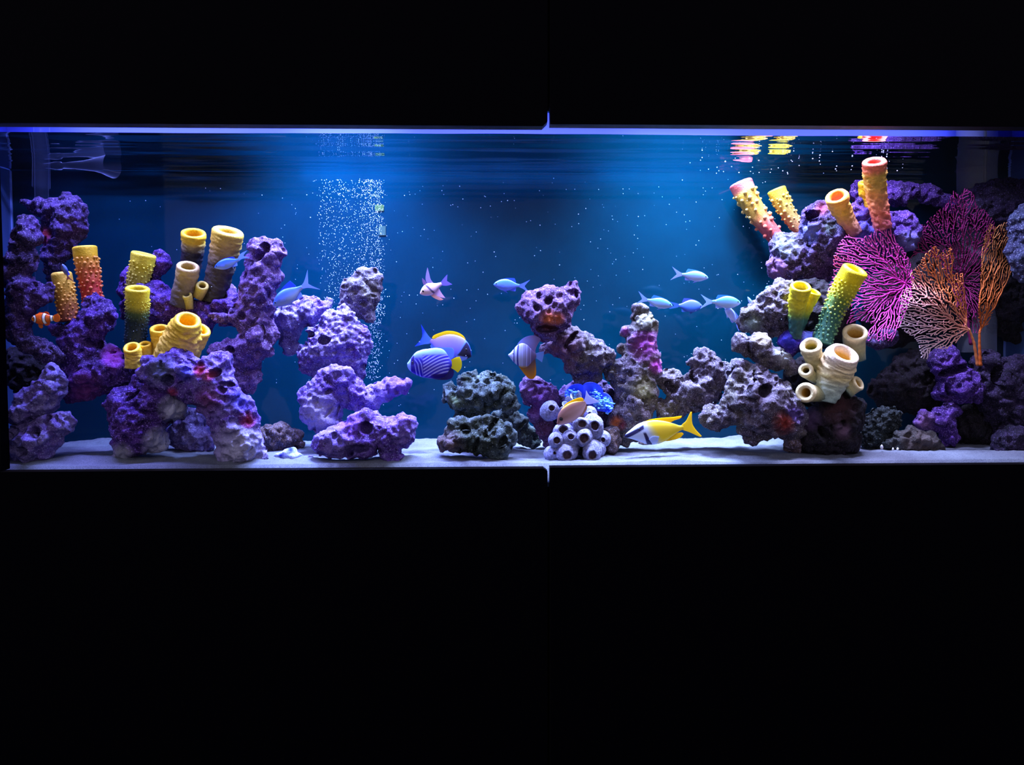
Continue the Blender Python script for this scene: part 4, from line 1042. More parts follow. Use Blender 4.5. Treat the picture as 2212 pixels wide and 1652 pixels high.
def poly_smooth(p, k=4):
    """round the sides of a fin outline, keeping its sharp corners"""
    p = [np.array(q, float) for q in p]; n = len(p); out = []
    def tan(i):
        a, b, c = p[i - 1], p[i], p[(i + 1) % n]; u, v = b - a, c - b
        cs = (u @ v) / (np.linalg.norm(u) * np.linalg.norm(v) + 1e-9)
        return None if cs < 0.5 else (c - a) / (np.linalg.norm(c - a) + 1e-9)
    for i in range(n):
        a, b = p[i], p[(i + 1) % n]; d = b - a; l = np.linalg.norm(d)
        ta, tb = tan(i), tan((i + 1) % n)
        ta = d if ta is None else ta * l; tb = d if tb is None else tb * l
        for q in range(k):
            t = q / k
            out.append(tuple((2*t**3 - 3*t**2 + 1) * a + (t**3 - 2*t**2 + t) * ta + (-2*t**3 + 3*t**2) * b + (t**3 - t**2) * tb))
    return out


def blend(c0, c1, k):
    k = np.clip(k, 0, 1)[:, None]
    return np.array(c0, float) * (1 - k) + np.array(c1, float) * k


def over(base, col, k):
    k = np.clip(k, 0, 1)[:, None]
    return base * (1 - k) + np.array(col, float) * k


CHROM = [(0, 0.0, -0.01), (.04, .05, -.05), (.12, .11, -.10), (.25, .175, -.165), (.4, .205, -.20), (.55, .20, -.195), (.72, .145, -.14), (.88, .075, -.07), (1.0, .05, -.045)]


def chromis_col(back, belly):
    def f(s, z, rel): return blend(belly, back, (rel + 0.45) / 0.9)
    return f


def chromis(label, head, tail, depth, back=(70, 130, 240), belly=(170, 190, 250), turn=0, fat=1.0, tail_k=1.0, extra=True, dorsal=1.0, width=.10, up=None, tilt_tail=0.0):
    pr = [(s, t * fat, b * fat) for s, t, b in CHROM]
    tz = 0.25 * tail_k
    fins = [('tail_fin', [(.95, .04), (1.12, .10 + tilt_tail), (1.40, tz + tilt_tail), (1.22, .03 + tilt_tail), (1.20, -.02 + tilt_tail), (1.40, -tz + tilt_tail), (1.12, -.10 + tilt_tail), (.95, -.04)], belly, .006),
            ('dorsal_fin', [(.25, .15 * fat), (.40, .22 * fat), (.62, (.20 + .05 * dorsal) * fat), (.80, (.16 + .09 * dorsal) * fat), (.86, .12 * fat), (.84, .06 * fat), (.5, .16 * fat)], back, .006),
            ('anal_fin', [(.55, -.16 * fat), (.72, -.20 * fat), (.86, -.20 * fat), (.88, -.08 * fat), (.84, -.05 * fat), (.6, -.12 * fat)], belly, .006)]
    if extra: fins.append(('pelvic_fin', [(.32, -.16 * fat), (.42, -.22 * fat), (.56, -.28 * fat), (.50, -.20 * fat), (.44, -.15 * fat)], belly, .006))
    fins.append(('pectoral_fin', [(.26, -.03), (.34, .0), (.43, -.06), (.40, -.10), (.30, -.07)], belly, .004, -width * .98))
    return fish('chromis', label, 'fish', head, tail, depth, pr, width, chromis_col(back, belly), fins, eyes=(.11, .03, .026), turn=turn, up=up)


chromis('blue chromis swimming in front of the tall tan sponge', (463, 578), (517, 561), .10, (36, 96, 236), (150, 180, 246), fat=.95, tail_k=.6, tilt_tail=.10, dorsal=.3, extra=False)
chromis('big pale blue chromis with a raised tail beside the leaning rock', (590, 660), (653, 620), .10, (60, 104, 232), (150, 170, 226), fat=1.12, tail_k=1.35, dorsal=1.6, width=.12)
chromis('bright blue chromis swimming alone in the middle of the open water', (1066, 614), (1122, 617), .16, (60, 110, 240), (110, 140, 244), fat=1.1, tail_k=1.0)
chromis('highest pale chromis of the shoal on the right heading right', (1530, 600), (1473, 593), .16, (110, 180, 244), (176, 190, 246), fat=.95)
chromis('pale blue chromis above the knobbly pillar heading right', (1453, 661), (1398, 648), .15, (84, 160, 244), (160, 184, 246), fat=.95, tail_k=1.0)
chromis('sky blue chromis with a forked tail nearest the right reef', (1600, 654), (1538, 652), .14, (80, 160, 236), (170, 196, 246), fat=1.05, tail_k=1.0, dorsal=.8)
chromis('lilac chromis diving behind the sky blue one', (1566, 660), (1592, 698), .15, (150, 170, 246), (190, 200, 250), fat=.9, tail_k=.6, up=(.8, -.1, .4))
chromis('small upright chromis beside the sloping rock', (1615, 641), (1630, 668), .16, (130, 160, 246), (170, 190, 250), fat=.6, tail_k=.5, up=(.6, 0, .5), extra=False)
chromis('chromis facing the viewer at the edge of the right reef', (1650, 622), (1668, 627), .16, (60, 150, 240), (150, 190, 246), turn=58, fat=.85, tail_k=.7, width=.13)
chromis('dim violet reflection of a chromis, built as a fish far back', (1518, 662), (1466, 660), .33, (60, 76, 190), (50, 90, 170), fat=1.25, tail_k=.6)  # dim solid fish standing in for a reflection in the back glass
chromis('grey blue fish seen from behind in front of the amber sponge', (142, 572), (139, 596), .08, (110, 140, 220), (170, 120, 110), turn=50, fat=.7, tail_k=1.0, up=(1, 0, .15), width=.16)
chromis('tiny white fish in the shadow of the leaning rock', (562, 689), (565, 675), .15, (210, 214, 246), (226, 226, 250), fat=.9, tail_k=.5, extra=False, up=(1, 0, .2))

# clownfish
def clown_col(s, z, rel):
    c = np.repeat(np.array([[226, 96, 14]], float), len(s), 0); c = over(c, (244, 150, 20), np.clip(1 - s / .2, 0, 1) + np.clip((s - .85) / .1, 0, 1))
    for p_, w_, k in ((.22, .045, .10), (.58, .055, -.05), (.90, .05, .0)):
        d = np.abs(s - p_ + k * rel * rel); c = over(c, (40, 16, 10), (w_ + .025 - d) / .01); c = over(c, (244, 246, 255), (w_ - d) / .012)
    return c
fish('clownfish', 'orange clownfish with three white bands at the left', 'fish', (68, 689), (117, 687), .045, [(0, .0, -.02), (.05, .09, -.10), (.15, .16, -.17), (.35, .24, -.26), (.55, .25, -.26), (.75, .17, -.18), (.9, .12, -.13), (1, .11, -.12)], .13, clown_col,
     [('tail_fin', [(.98, .10), (1.1, .17), (1.22, .13), (1.26, 0), (1.22, -.14), (1.1, -.18), (.98, -.11)], (236, 130, 16), .02), ('dorsal_fin', [(.28, .20), (.38, .29), (.52, .27), (.66, .31), (.78, .24), (.8, .12), (.5, .2)], (226, 96, 14), .015),
      ('anal_fin', [(.52, -.22), (.62, -.32), (.76, -.30), (.82, -.14), (.6, -.16)], (226, 96, 14), .015), ('pelvic_fin', [(.28, -.2), (.32, -.38), (.42, -.44), (.48, -.36), (.44, -.2)], (226, 110, 20), .015),
      ('pectoral_fin', [(.32, -.02), (.42, .03), (.5, -.06), (.44, -.13), (.34, -.10)], (240, 130, 20), .01, -.13)], eyes=(.12, .03, .03), ns=110, na=40)

# banggai cardinalfish
def card_col(s, z, rel):
    c = blend((250, 206, 190), (226, 190, 240), s * 1.6); c = over(c, (96, 80, 130), (.05 - np.abs(s - .46 - .10 * (-rel))) / .02); return c
fish('cardinalfish', 'pale pink cardinalfish with long upright fins and a dark bar', 'fish', (907, 634), (954, 613), .12, [(0, .0, -.02), (.06, .07, -.09), (.2, .19, -.19), (.4, .26, -.25), (.6, .22, -.22), (.8, .12, -.12), (1, .07, -.06)], .13, card_col,
     [('tail_fin', [(.97, .06), (1.15, .16), (1.38, .26), (1.25, .02), (1.40, -.20), (1.15, -.15), (.97, -.05)], (150, 130, 240), .01), ('dorsal_fin', [(.30, .22), (.30, .40), (.36, .56), (.42, .40), (.44, .22)], (150, 120, 170), .01),
      ('second_dorsal_fin', [(.46, .20), (.46, .42), (.56, .62), (.74, .86), (.70, .60), (.66, .36), (.70, .16)], (180, 160, 220), .01), ('anal_fin', [(.5, -.2), (.60, -.36), (.74, -.50), (.90, -.60), (.84, -.36), (.82, -.12)], (226, 190, 226), .01),
      ('pelvic_fin', [(.36, -.22), (.46, -.40), (.66, -.60), (.80, -.62), (.62, -.38), (.50, -.22)], (246, 200, 190), .01, .04)], eyes=(.17, .03, .05), ns=90, na=40)

# powder blue tang (faces right)
def tang_col(s, z, rel):
    c = blend((110, 110, 226), (150, 120, 226), s); c = over(c, (96, 120, 230), (-rel - .55) / .2)
    edge = .27 - .05 * rel + .10 * np.clip(-rel, 0, 1) ** 2
    c = over(c, (100, 130, 246), (edge + .035 - s) / .02); c = over(c, (8, 6, 60), (edge - s) / .02)
    k = np.clip((.33 - s) / .02, 0, 1) * np.clip((-rel - .45) / .1, 0, 1) * np.clip((s - .06) / .02, 0, 1); c = over(c, (130, 160, 250), k)
    c = over(c, (60, 90, 230), (rel - .90) / .04 * (s < .27)); return c
fish('powder_blue_tang', 'violet blue surgeonfish with a yellow back fin and black face', 'fish', (1018, 769), (929, 736), .13, [(0, .02, -.03), (.04, .10, -.07), (.12, .21, -.15), (.25, .30, -.22), (.45, .335, -.26), (.65, .29, -.25), (.82, .18, -.17), (.94, .07, -.07), (1, .045, -.045)], .085, tang_col,
     [('tail_fin', [(.98, .05), (1.10, .11), (1.32, .28), (1.20, .02), (1.28, -.24), (1.10, -.12), (.98, -.05)], lambda s, z: over(np.repeat(np.array([[110, 160, 250]], float), len(s), 0), (40, 90, 220), (s - 1.17) / .05), .008),
      ('dorsal_fin', [(.20, .255), (.32, .365), (.5, .40), (.7, .355), (.84, .26), (.96, .15), (.985, .08), (.93, .065), (.80, .17), (.62, .27), (.42, .31)], (250, 220, 30), .012),
      ('anal_fin', [(.5, -.23), (.66, -.30), (.84, -.24), (.96, -.10), (.94, -.05), (.8, -.14), (.6, -.2)], (120, 160, 250), .008)], eyes=(.16, .10, .022), ns=120, na=56)

# emperor angelfish (faces left)
def emp_col(s, z, rel):
    c = blend((24, 6, 170), (140, 178, 255), (z + .06) / .34)
    lines = np.sin((z - .10 * np.sin((s - .45) * 4.0) - (s - .45) * .20) * 2 * math.pi / .074)
    body = np.clip((s - .34) / .03, 0, 1) * np.clip((.24 - z) / .06, 0, 1) * np.clip((.97 - s) / .05, 0, 1) * np.clip((z + .30 - .22 * np.clip(s - .55, 0, 1)) / .05, 0, 1)
    base = over(c, (34, 22, 190), body); c = over(base, (168, 172, 255), body * np.clip((lines - .05) / .4, 0, 1))
    l2 = np.sin((s + .10 * rel + .06 * np.abs(rel)) * 2 * math.pi / .075); fr = np.clip((.36 - s) / .02, 0, 1) * np.clip((s - .15) / .03, 0, 1) * np.clip((.18 - z) / .08, 0, 1)
    c = over(c, (22, 8, 180), fr); c = over(c, (140, 150, 255), fr * np.clip((l2 - .3) / .4, 0, 1))
    c = over(c, (22, 0, 104), np.clip((-z - .20) / .03, 0, 1) * np.clip((s - .5) / .1, 0, 1) * .9)
    mk = np.clip((.165 - s) / .01, 0, 1) * np.clip((s - .085) / .01, 0, 1) * np.clip((rel + .05) / .1, 0, 1) * np.clip((.95 - rel) / .1, 0, 1)
    c = over(c, (22, 2, 110), mk); c = over(c, (140, 180, 255), np.clip((.09 - s) / .015, 0, 1)); return c
fish('emperor_angelfish', 'blue angelfish with thin white stripes and a yellow tail', 'fish', (880, 789), (976, 786), .085, [(0, .05, -.03), (.03, .085, -.09), (.08, .15, -.145), (.18, .27, -.215), (.32, .335, -.275), (.5, .36, -.31), (.7, .37, -.33), (.85, .31, -.27), (.95, .16, -.13), (1, .09, -.08)], .085, emp_col,
     [('tail_fin', [(.97, .09), (1.08, .14), (1.18, .16), (1.225, .04), (1.21, -.10), (1.13, -.20), (1.06, -.14), (.97, -.07)], (226, 210, 40), .014),
      ('dorsal_fin', [(.45, .33), (.60, .385), (.85, .375), (1.02, .36), (1.06, .28), (1.04, .16), (.97, .10), (.85, .2), (.6, .3)], (136, 176, 255), .012),
      ('anal_fin', [(.45, -.28), (.60, -.33), (.80, -.355), (.97, -.33), (1.04, -.22), (1.02, -.12), (.96, -.08), (.8, -.2)], (24, 2, 120), .012)], eyes=(.118, .07, .016), ns=280, na=190)

# sailfin tang (faces left, fins raised)
def sail_col(s, z, rel):
    c = np.repeat(np.array([[150, 166, 250]], float), len(s), 0); c = blend((176, 190, 255), (86, 70, 130), (s - .35) / .5)
    for p_, w_ in ((.20, .022), (.33, .030)): c = over(c, (20, 26, 150), (w_ - np.abs(s - p_ - .06 * (z) ** 2 * 3)) / .012)
    for p_, w_ in ((.50, .022), (.66, .02), (.80, .015)): c = over(c, (170, 176, 255), (w_ - np.abs(s - p_)) / .015 * (np.abs(z) < .42))
    return over(c, (206, 140, 8), (-z - .36) / .10)
SA = np.array
fish('sailfin_tang', 'striped sailfin surgeonfish with raised fins and a golden belly fin', 'fish', (1098, 767), (1158, 768), .09, [(0, .03, -.02), (.05, .06, -.07), (.15, .17, -.20), (.3, .35, -.34), (.5, .44, -.44), (.7, .36, -.40), (.88, .18, -.2), (1, .08, -.08)], .11, sail_col,
     [('tail_fin', [(.97, .07), (1.10, .12), (1.28, .16), (1.27, 0), (1.22, -.24), (1.08, -.14), (.97, -.07)], (130, 170, 230), .008),
      ('dorsal_fin', [(.28, .30), (.36, .46), (.50, .60), (.70, .70), (.92, .72), (1.12, .64), (1.16, .58), (1.05, .40), (.98, .22), (.97, .06), (.8, .2), (.5, .38)], lambda s, z: blend((176, 190, 250), (150, 130, 190), (s - .35) / .5), .010),
      ('anal_fin', [(.30, -.30), (.46, -.50), (.60, -.68), (.74, -.82), (.90, -.84), (1.0, -.72), (1.01, -.50), (.99, -.25), (.97, -.07), (.8, -.2), (.5, -.36)], lambda s, z: over(np.repeat(SA([[110, 80, 110]], float), len(s), 0), (214, 146, 6), (-z - .30) / .12), .010)], eyes=(.17, .06, .020), ns=110, na=60)

# brown tang (faces lower left)
def brown_col(s, z, rel):
    c = blend((214, 176, 196), (126, 84, 80), (rel + .7) / 1.1); c = over(c, (236, 190, 20), np.clip((rel - .80) / .12, 0, 1) * np.clip((s - .3) / .2, 0, 1))
    return over(c, (20, 8, 30), (.055 - np.hypot(s - .17, (z - .06) * .9)) / .012)
fish('brown_surgeonfish', 'brown surgeonfish with a yellow back edge above the white barnacles', 'fish', (1204, 916), (1265, 869), .055, [(0, .03, -.03), (.05, .08, -.07), (.15, .18, -.13), (.3, .255, -.19), (.5, .28, -.22), (.7, .24, -.20), (.88, .14, -.12), (1, .055, -.05)], .09, brown_col,
     [('tail_fin', [(.98, .05), (1.08, .12), (1.22, .26), (1.20, .10), (1.26, -.06), (1.34, -.24), (1.16, -.16), (.98, -.05)], (206, 206, 246), .008),
      ('dorsal_fin', [(.32, .22), (.5, .305), (.7, .29), (.9, .235), (1.0, .17), (1.01, .09), (.92, .09), (.75, .19), (.5, .25)], (244, 206, 20), .012), ('anal_fin', [(.5, -.2), (.7, -.23), (.9, -.18), (.98, -.10), (.9, -.07), (.7, -.17)], (190, 150, 130), .010)], eyes=(.17, .06, .028), ns=110, na=60)

# foxface rabbitfish (faces left)
def fox_col(s, z, rel):
    c = blend((200, 216, 255), (250, 216, 40), (s - .40 + .10 * rel) / .16); c = over(c, (255, 232, 60), np.clip((rel - .5) / .4, 0, 1) * np.clip((s - .33) / .1, 0, 1))
    line = .02 + .30 * s + .25 * s * s; k = np.clip((.040 - np.abs(z - line + .03)) / .012, 0, 1) * np.clip((.335 - s) / .02, 0, 1); c = over(c, (24, 24, 90), k)
    k = np.clip((.03 + .10 * np.clip(-.02 - z, 0, 1) - np.abs(s - .345 + .30 * (z + .05))) / .012, 0, 1) * np.clip((-z + .03) / .03, 0, 1); c = over(c, (30, 28, 80), k)
    return c
fish('foxface_rabbitfish', 'yellow rabbitfish with a black and white face above the sand', 'fish', (1350, 942), (1476, 923), .06, [(0, .015, -.02), (.04, .05, -.035), (.12, .10, -.07), (.22, .16, -.12), (.35, .195, -.19), (.5, .20, -.215), (.7, .155, -.17), (.85, .09, -.09), (.95, .04, -.045), (1, .035, -.035)], .075, fox_col,
     [('tail_fin', [(.97, .035), (1.06, .10), (1.16, .24), (1.18, .24), (1.16, .05), (1.20, -.06), (1.29, -.19), (1.26, -.20), (1.10, -.10), (.97, -.035)], (250, 220, 60), .006),
      ('dorsal_fin', [(.30, .17), (.45, .215), (.65, .215), (.85, .20), (1.00, .20), (.98, .165), (.86, .14), (.75, .11), (.5, .17)], (252, 214, 20), .008),
      ('anal_fin', [(.6, -.18), (.75, -.19), (.92, -.165), (.99, -.11), (.96, -.08), (.85, -.085), (.7, -.13)], (246, 210, 30), .008),
      ('pectoral_fin', [(.38, -.10), (.46, -.06), (.56, -.08), (.52, -.17), (.42, -.17)], (206, 222, 255), .004, -.072)], eyes=(.245, .085, .018), ns=140, na=70)

# ------------------------------------------------------------------ clam, barnacles, shells
def lathe(pts, na, wob, seed):
    rng = np.random.RandomState(seed); a = np.linspace(0, 2 * math.pi, na, endpoint=False); sd = rng.uniform(0, 30); V = []
    for k, (r, h_) in enumerate(pts):
        n = vnoise(np.stack([np.cos(a) * 1.2 + sd, np.sin(a) * 1.2 + 3, np.full(na, h_ * 1.5 + sd)], 1)) - 0.5
        n2 = vnoise(np.stack([np.cos(a) * 4 + sd, np.sin(a) * 4 + 7, np.full(na, h_ * 4)], 1)) - 0.5
        rr = r * (1 + wob * n + wob * .5 * n2); V.append(np.stack([rr * np.cos(a), rr * np.sin(a), np.full(na, h_)], 1))
    V = np.vstack(V); m_ = len(pts); id_ = np.arange(m_ * na).reshape(m_, na); nx_ = np.roll(id_, -1, 1)
    Fc = np.stack([id_[:-1], nx_[:-1], nx_[1:], id_[1:]], -1).reshape(-1, 4).tolist(); Fc.append(id_[0][::-1].tolist()); Fc.append(id_[-1].tolist())
    return V, Fc


bd = .05
bbase = P(1250, 996, bd); bar = empty('barnacle_cluster', bbase); tag(bar, 'cluster of white barnacles with dark round mouths on the sand', 'barnacles')
BARN = [(1192, 881, 19, .34, (-.3, .3), .085), (1217, 928, 21, .42, (.15, .35), .06), (1203, 951, 17, .44, (-.2, .05), .045), (1233, 943, 18, .36, (0, .3), .045), (1258, 915, 17, .46, (.0, .25), .055), (1285, 919, 25, .38, (-.1, .15), .055),
        (1262, 947, 18, .52, (.1, .0), .042), (1225, 983, 19, .46, (.15, -.1), .038), (1280, 984, 22, .44, (.15, -.25), .04), (1199, 978, 17, .2, (-.5, .2), .055), (1238, 908, 17, .3, (-.2, .4), .075), (1274, 893, 16, .25, (.3, .2), .08), (1302, 950, 16, .3, (.5, 0), .07), (1236, 962, 15, .3, (.1, .1), .062), (1292, 968, 18, .3, (.4, .1), .06)]
for i, (bx, by, r, mr, dr, dy) in enumerate(BARN):
    pts = [(.7, -1.5), (1.05, -1.0), (1.14, -.55), (1.05, -.2), (.84, .06), (mr * 1.42, .26), (mr * 1.16, .34), (mr * .98, .26), (mr * .97, .08), (mr * .9, -.12)]
    dn = []
    for (r0, h0), (r1, h1) in zip(pts[:-1], pts[1:]):
        for k in (0, .5): dn.append((r0 + (r1 - r0) * k, h0 + (h1 - h0) * k))
    dn.append(pts[-1])
    V, Fc = lathe(dn, 28, .26, i)
    below = np.clip(.34 - V[:, 2], 0, 1.6); V[:, 0] *= 1 + .12 * math.sin(i * 2.1); V[:, 0] += dr[0] * -1.0 * below; V[:, 1] += -dr[1] * 1.1 * below
    d = np.array([dr[0] * .5, -1.0, dr[1] * .5]); d /= np.linalg.norm(d); u = np.cross(d, (0, 0, 1.0)); u /= np.linalg.norm(u); v = np.cross(u, d)
    s_ = r * scale_at(dy); cpos = P(bx, by, max(dy, .030)); W = cpos - d * s_ * .3 + (V[:, :1] * u + V[:, 1:2] * v + V[:, 2:] * d) * s_
    W[:, 1] = np.clip(W[:, 1], .014, .3)
    me = mesh_np('barnacle', W - bbase, Fc); cc = np.repeat(lin((140, 140, 184))[None], len(V), 0)
    nrow = len(V) // 28; row = np.repeat(np.arange(nrow), 28); cc[row >= 15] = lin((110, 88, 104)); cc[row >= 16] = lin((84, 62, 78))
    set_col(me, cc); link('barnacle', me, M_SHELL, bar)
rk = rock('stone', [(1215, 905), (1250, 895), (1290, 905), (1305, 940), (1295, 985), (1262, 992), (1225, 988), (1212, 950)], .135, 'brown', name='core_rock')
del rk['category']; del rk['label']; rk.parent = bar; rk.location = Vector(rk.location) - Vector(bbase)

# giant clam
cbase = P(1268, 905, .13); clam = empty('giant_clam', cbase); tag(clam, 'giant clam with a bright blue frilled mantle behind the barnacles', 'clam')


def clam_sheet(cx_, cy_, a0, a1, r0, r1, depth, scal, seed, thick, ruff):
    nu, nv = 120, 22; V = []
    for j in range(nv):
        f_ = j / (nv - 1)
        for i in range(nu):
            q_ = i / (nu - 1); an = math.radians(a0 + (a1 - a0) * q_)
            edge = 1 + 0.16 * abs(math.sin(q_ * math.pi * scal)) ** .6 - .10
            r = (r0 + (r1 - r0) * f_) * (1 + (edge - 1) * f_)
            yy = depth + ruff * math.sin(q_ * math.pi * 2 * scal * .5 + seed) * f_ ** 2 * .012 - f_ * .010
            V.append(P(cx_ + math.cos(an) * r, cy_ - math.sin(an) * r, yy))
    V = np.array(V); V2 = V + np.array([0, thick, 0.0]); id_ = np.arange(nu * nv).reshape(nv, nu); Fc = np.stack([id_[:-1, :-1], id_[:-1, 1:], id_[1:, 1:], id_[1:, :-1]], -1).reshape(-1, 4)
    n = nu * nv; Fb = (Fc + n)[:, ::-1]; rim = np.concatenate([id_[0], id_[1:, -1], id_[-1, -2::-1], id_[-2:0:-1, 0]]); nx_ = np.roll(rim, -1)
    Fr = np.stack([rim, rim + n, nx_ + n, nx_], -1)
    return np.vstack([V, V2]), np.vstack([Fc, Fb, Fr]), np.tile(np.repeat(np.linspace(0, 1, nv), nu), 2)


V, Fc, fr_ = clam_sheet(1266, 884, 150, -8, 10, 57, .118, 3, 1.0, .006, 1.0)
me = mesh_np('mantle', V - cbase, Fc); set_col(me, lin(blend((10, 40, 200), (20, 60, 250), fr_))); link('mantle', me, M_FISH, clam)
V, Fc, fr_ = clam_sheet(1258, 892, 178, 92, 6, 46, .108, 5, 2.0, .006, 1.6)
me = mesh_np('shell', V - cbase, Fc); set_col(me, lin(blend((120, 150, 220), (206, 214, 244), fr_))); 
link('shell', me, M_SHELL, clam)
rng = np.random.RandomState(5); kv, kf, kc = [], [], []
for i in range(190):
    t_ = rng.rand(); px_ = 1280 + 36 * t_ + rng.normal(0, 6); py_ = 856 + 24 * t_ + rng.normal(0, 7)
    if rng.rand() < .25: px_, py_ = 1222 + rng.rand() * 28, 866 - rng.rand() * 26
    c_ = P(px_, py_, .096 + rng.rand() * .016); r = rng.uniform(1.3, 2.9) * .00106
    sc = np.array([rng.uniform(.8, 2.4), 1, rng.uniform(.5, 1)]); kv.append(c_ + ICO1_V * r * sc); kf.append(ICO1_F + len(kf) * len(ICO1_V))
    kc.append(np.repeat(lin(blend((60, 130, 240), (150, 226, 250), np.array([rng.rand()])))[0][None], len(ICO1_V), 0))
me = mesh_np('mantle_frill', np.vstack(kv) - cbase, np.vstack(kf)); set_col(me, np.vstack(kc)); o = link('mantle_frill', me, M_FISH, clam); o['kind'] = 'stuff'

RM['shellblue'] = rock_mat('shell_pale_blue', (110, 120, 200), (176, 186, 234), (214, 222, 250), (230, 234, 252), None, .4, .7)
rock('pale blue shell fragment with deep blue blotches on the sand', [(580, 986), (600, 976), (620, 968), (636, 966), (642, 976), (656, 983), (664, 987), (646, 991), (635, 998), (620, 1001), (600, 994)], .07, 'shellblue', name='shell_fragment', cat='shell', rough=.5, pits=0, lumps=.4,
     patches=[(628, 970, 10, (30, 50, 200), 1), (606, 984, 7, (30, 40, 180), 1), (652, 982, 7, (40, 50, 190), .9)])
rock('violet grey flat pebble on the sand right of the blue shell', [(660, 986), (672, 980), (684, 984), (680, 991), (666, 992)], .06, 'mauve', name='pebble', cat='pebble', pits=0, lumps=.2, rough=.4)
for px_, py_, r, lb in ((1905, 966, 5, 'white shell chip standing left at the foot of the black green rock'), (1929, 970, 3.2, 'first tiny white chip on the sand under the low rock'), (1939, 970, 3.2, 'second tiny white chip on the sand under the low rock'), (1948, 971, 2.6, 'third tiny white chip on the sand under the low rock')):
    c_ = P(px_, py_, .10); n_ = vnoise(ICO_V * 1.7 + 9 + px_) - .5
    me = mesh_np('shell_chip', ICO_V * (1 + .5 * n_)[:, None] * np.array([.7, .7, 1.25]) * r * .001, ICO_F); set_col(me, np.repeat(lin((236, 232, 240))[None], len(ICO_V), 0))
    tag(link('shell_chip', me, M_SHELL, None, c_), lb, 'shell')

# ------------------------------------------------------------------ pipes
def tube_along(pts, rads, na=28, hollow=0.0):
    pts = np.array(pts, float); tg = np.gradient(pts, axis=0); tg /= np.linalg.norm(tg, axis=1)[:, None]; a = np.linspace(0, 2 * math.pi, na, endpoint=False); V = []
    for p_, d, r in zip(pts, tg, rads):
        ref = np.array([0, 1.0, 0]) if abs(d[1]) < .8 else np.array([0, 0, 1.0]); u = np.cross(d, ref); u /= np.linalg.norm(u); v = np.cross(u, d)
        V.append(p_ + (np.cos(a)[:, None] * u + np.sin(a)[:, None] * v) * r)
    m_ = len(pts); id_ = np.arange(m_ * na).reshape(m_, na); nx_ = np.roll(id_, -1, 1)
    return np.vstack(V), np.stack([id_[:-1], nx_[:-1], nx_[1:], id_[1:]], -1).reshape(-1, 4)


pd = .30; pm_ = scale_at(pd)
pb = P(90, 690, pd); pipe = empty('outflow_pipe', pb); tag(pipe, 'clear outflow pipe with a flared nozzle in the left back corner', 'pipe')
zs = [P(90, 690, pd), P(90, 400, pd), P(90, 330, pd), P(90, 312, pd), P(90, 296, pd), P(90, 250, pd)]
V, Fc = tube_along(zs, np.array([12, 13, 13.5, 13, 15, 15]) * pm_); link('riser', mesh_np('riser', V - pb, Fc), M_PIPE, pipe)
V, Fc = tube_along([P(89, 405, pd), P(89, 404, pd), P(89, 360, pd), P(89, 312, pd)], np.array([16.5, 17, 16.5, 16]) * pm_); link('sleeve', mesh_np('sleeve', V - pb, Fc), M_PIPE, pipe)
nz = [(96, 358, 5), (108, 358, 6), (118, 358, 8), (131, 358, 8.5), (133, 358, 6), (160, 357, 7.5), (185, 357, 10), (205, 356, 13.5), (222, 356, 18), (235, 357, 23), (243, 357, 26)]
V, Fc = tube_along([P(x, y, pd - .05 * (x - 90) / 150) for x, y, r in nz], np.array([r for x, y, r in nz]) * pm_); link('nozzle', mesh_np('nozzle', V - pb, Fc), M_PIPE, pipe)

pd = .34; pm_ = scale_at(pd)
pb = P(2110, 760, pd); pipe = empty('intake_pipe', pb); tag(pipe, 'wide clear intake pipe in the right back corner', 'pipe')
M_PIPE2 = glass_mat('frosted_acrylic', (0.90, 0.93, 1, 1), (0.42, 0.46, 0.6, 1), 4.0, 0.20, 0.8)
V, Fc = tube_along([P(2110, 760, pd), P(2110, 360, pd), P(2110, 250, pd)], np.array([38, 39, 40]) * pm_); link('riser', mesh_np('riser', V - pb, Fc), M_PIPE2, pipe)
V, Fc = tube_along([P(2110, 366, pd), P(2110, 362, pd), P(2110, 352, pd), P(2110, 348, pd)], np.array([41, 47, 47, 41]) * pm_); link('collar', mesh_np('collar', V - pb, Fc), M_PIPE2, pipe)
V, Fc = tube_along([P(2128, 720, pd - .03), P(2128, 400, pd - .03), P(2128, 250, pd - .03)], np.array([3, 3, 3]) * pm_, 10); link('air_line', mesh_np('air_line', V - pb, Fc), plain('tube_dark', (26, 28, 40), .4), pipe)

# small flat coloured marks on the back panel
for (x0, y0, x1, y1, c0, lb) in ((810, 442, 829, 455, (44, 74, 24), 'small yellow green sticker on the blue back panel beside the bubbles'), (819, 488, 833, 508, (26, 62, 58), 'small teal sticker below the yellow green one on the back panel')):
    a = P(x0, y1, BACK - .0015); b = P(x1, y0, BACK - .0015)
    tag(box('mark', a[0], b[0], BACK - .0016, BACK - .0002, a[2], b[2], plain('mark', c0, .5)), lb, 'mark')

# ------------------------------------------------------------------ bubbles and drifting specks
M_BUB = plain('bubble_white', (190, 200, 236), .25, .5)


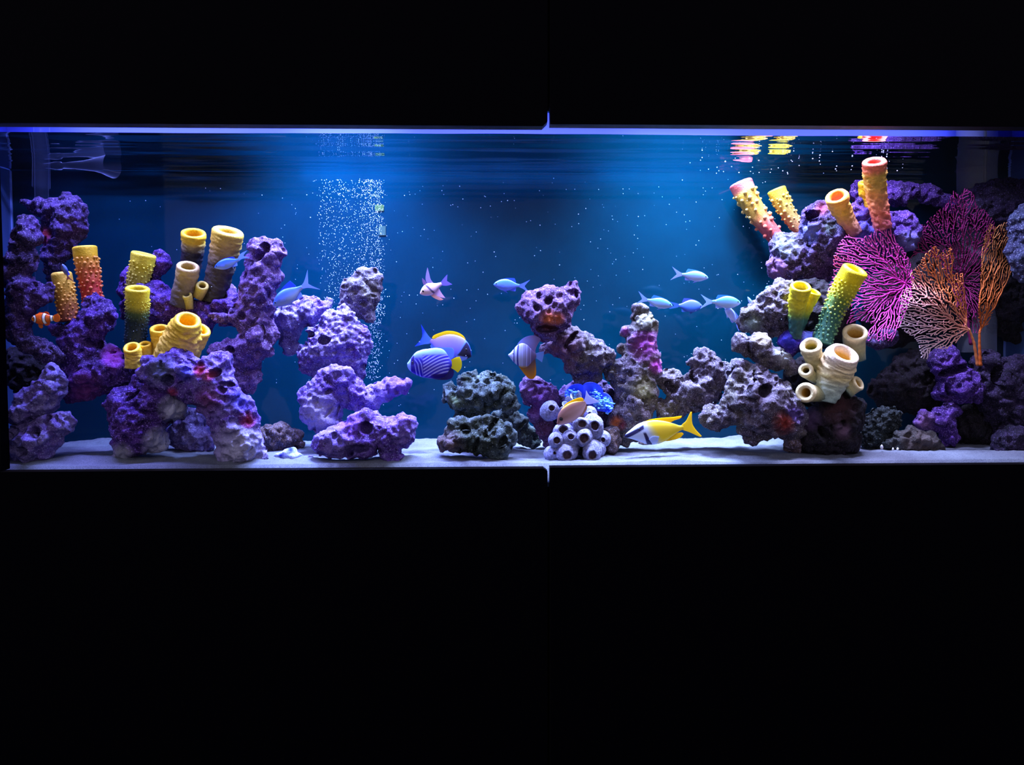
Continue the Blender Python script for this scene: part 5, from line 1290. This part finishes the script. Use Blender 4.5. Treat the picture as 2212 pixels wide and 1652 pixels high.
def speck_cloud(name, label, cat, pts, radii, stretch):
    nv = len(ICO1_V); n = len(pts); V = np.zeros((n * nv, 3)); Fc = np.zeros((n * len(ICO1_F), 3), int)
    for i in range(n):
        V[i * nv:(i + 1) * nv] = pts[i] + ICO1_V * radii[i] * np.array([1, 1, stretch[i]]); Fc[i * len(ICO1_F):(i + 1) * len(ICO1_F)] = ICO1_F + i * nv
    o = link(name, mesh_np(name, V, Fc), M_BUB); tag(o, label, cat, kind='stuff')
    return o


rng = np.random.RandomState(12); pts, rr, st = [], [], []
for i in range(1900):
    f_ = rng.rand() ** 1.15; py_ = 388 + f_ * 290
    lo_, hi_ = 686 + 12 * f_ + rng.normal(0, 5), 826 + rng.normal(0, 4)
    px_ = rng.uniform(lo_, hi_) if rng.rand() < .6 else hi_ - abs(rng.normal(0, 26))
    pts.append(P(px_, py_, rng.uniform(.27, .36))); rr.append(.001 * rng.uniform(.32, .75)); st.append(rng.uniform(1, 2.2))
for i in range(420):
    py_ = rng.uniform(620, 822); px_ = rng.normal(815 - (py_ - 620) * .04, 9); pts.append(P(px_, py_, rng.uniform(.27, .34))); rr.append(.001 * rng.uniform(.45, .95)); st.append(rng.uniform(1, 2))
speck_cloud('bubbles', 'curtain of fine white air bubbles rising left of the middle', 'bubbles', pts, rr, st)
pts, rr, st = [], [], []
for i in range(620):
    px_, py_ = rng.uniform(230, 1690), rng.uniform(385, 880)
    if px_ < 560 and rng.rand() < .6: continue
    pts.append(P(px_, py_, rng.uniform(.06, .36))); rr.append(.001 * rng.uniform(.45, 1.0)); st.append(rng.uniform(.8, 1.3))
speck_cloud('drifting_specks', 'tiny white specks drifting in the open blue water', 'specks', pts, rr, st)
pts, rr, st = [], [], []
for i in range(75):
    px_, py_ = rng.uniform(1490, 1960), rng.uniform(318, 376)
    pts.append(P(px_, py_, rng.uniform(.10, .30))); rr.append(.001 * rng.uniform(.8, 1.7)); st.append(1.0)
speck_cloud('surface_bubbles', 'loose white bubbles just under the surface above the right reef', 'bubbles', pts, rr, st)
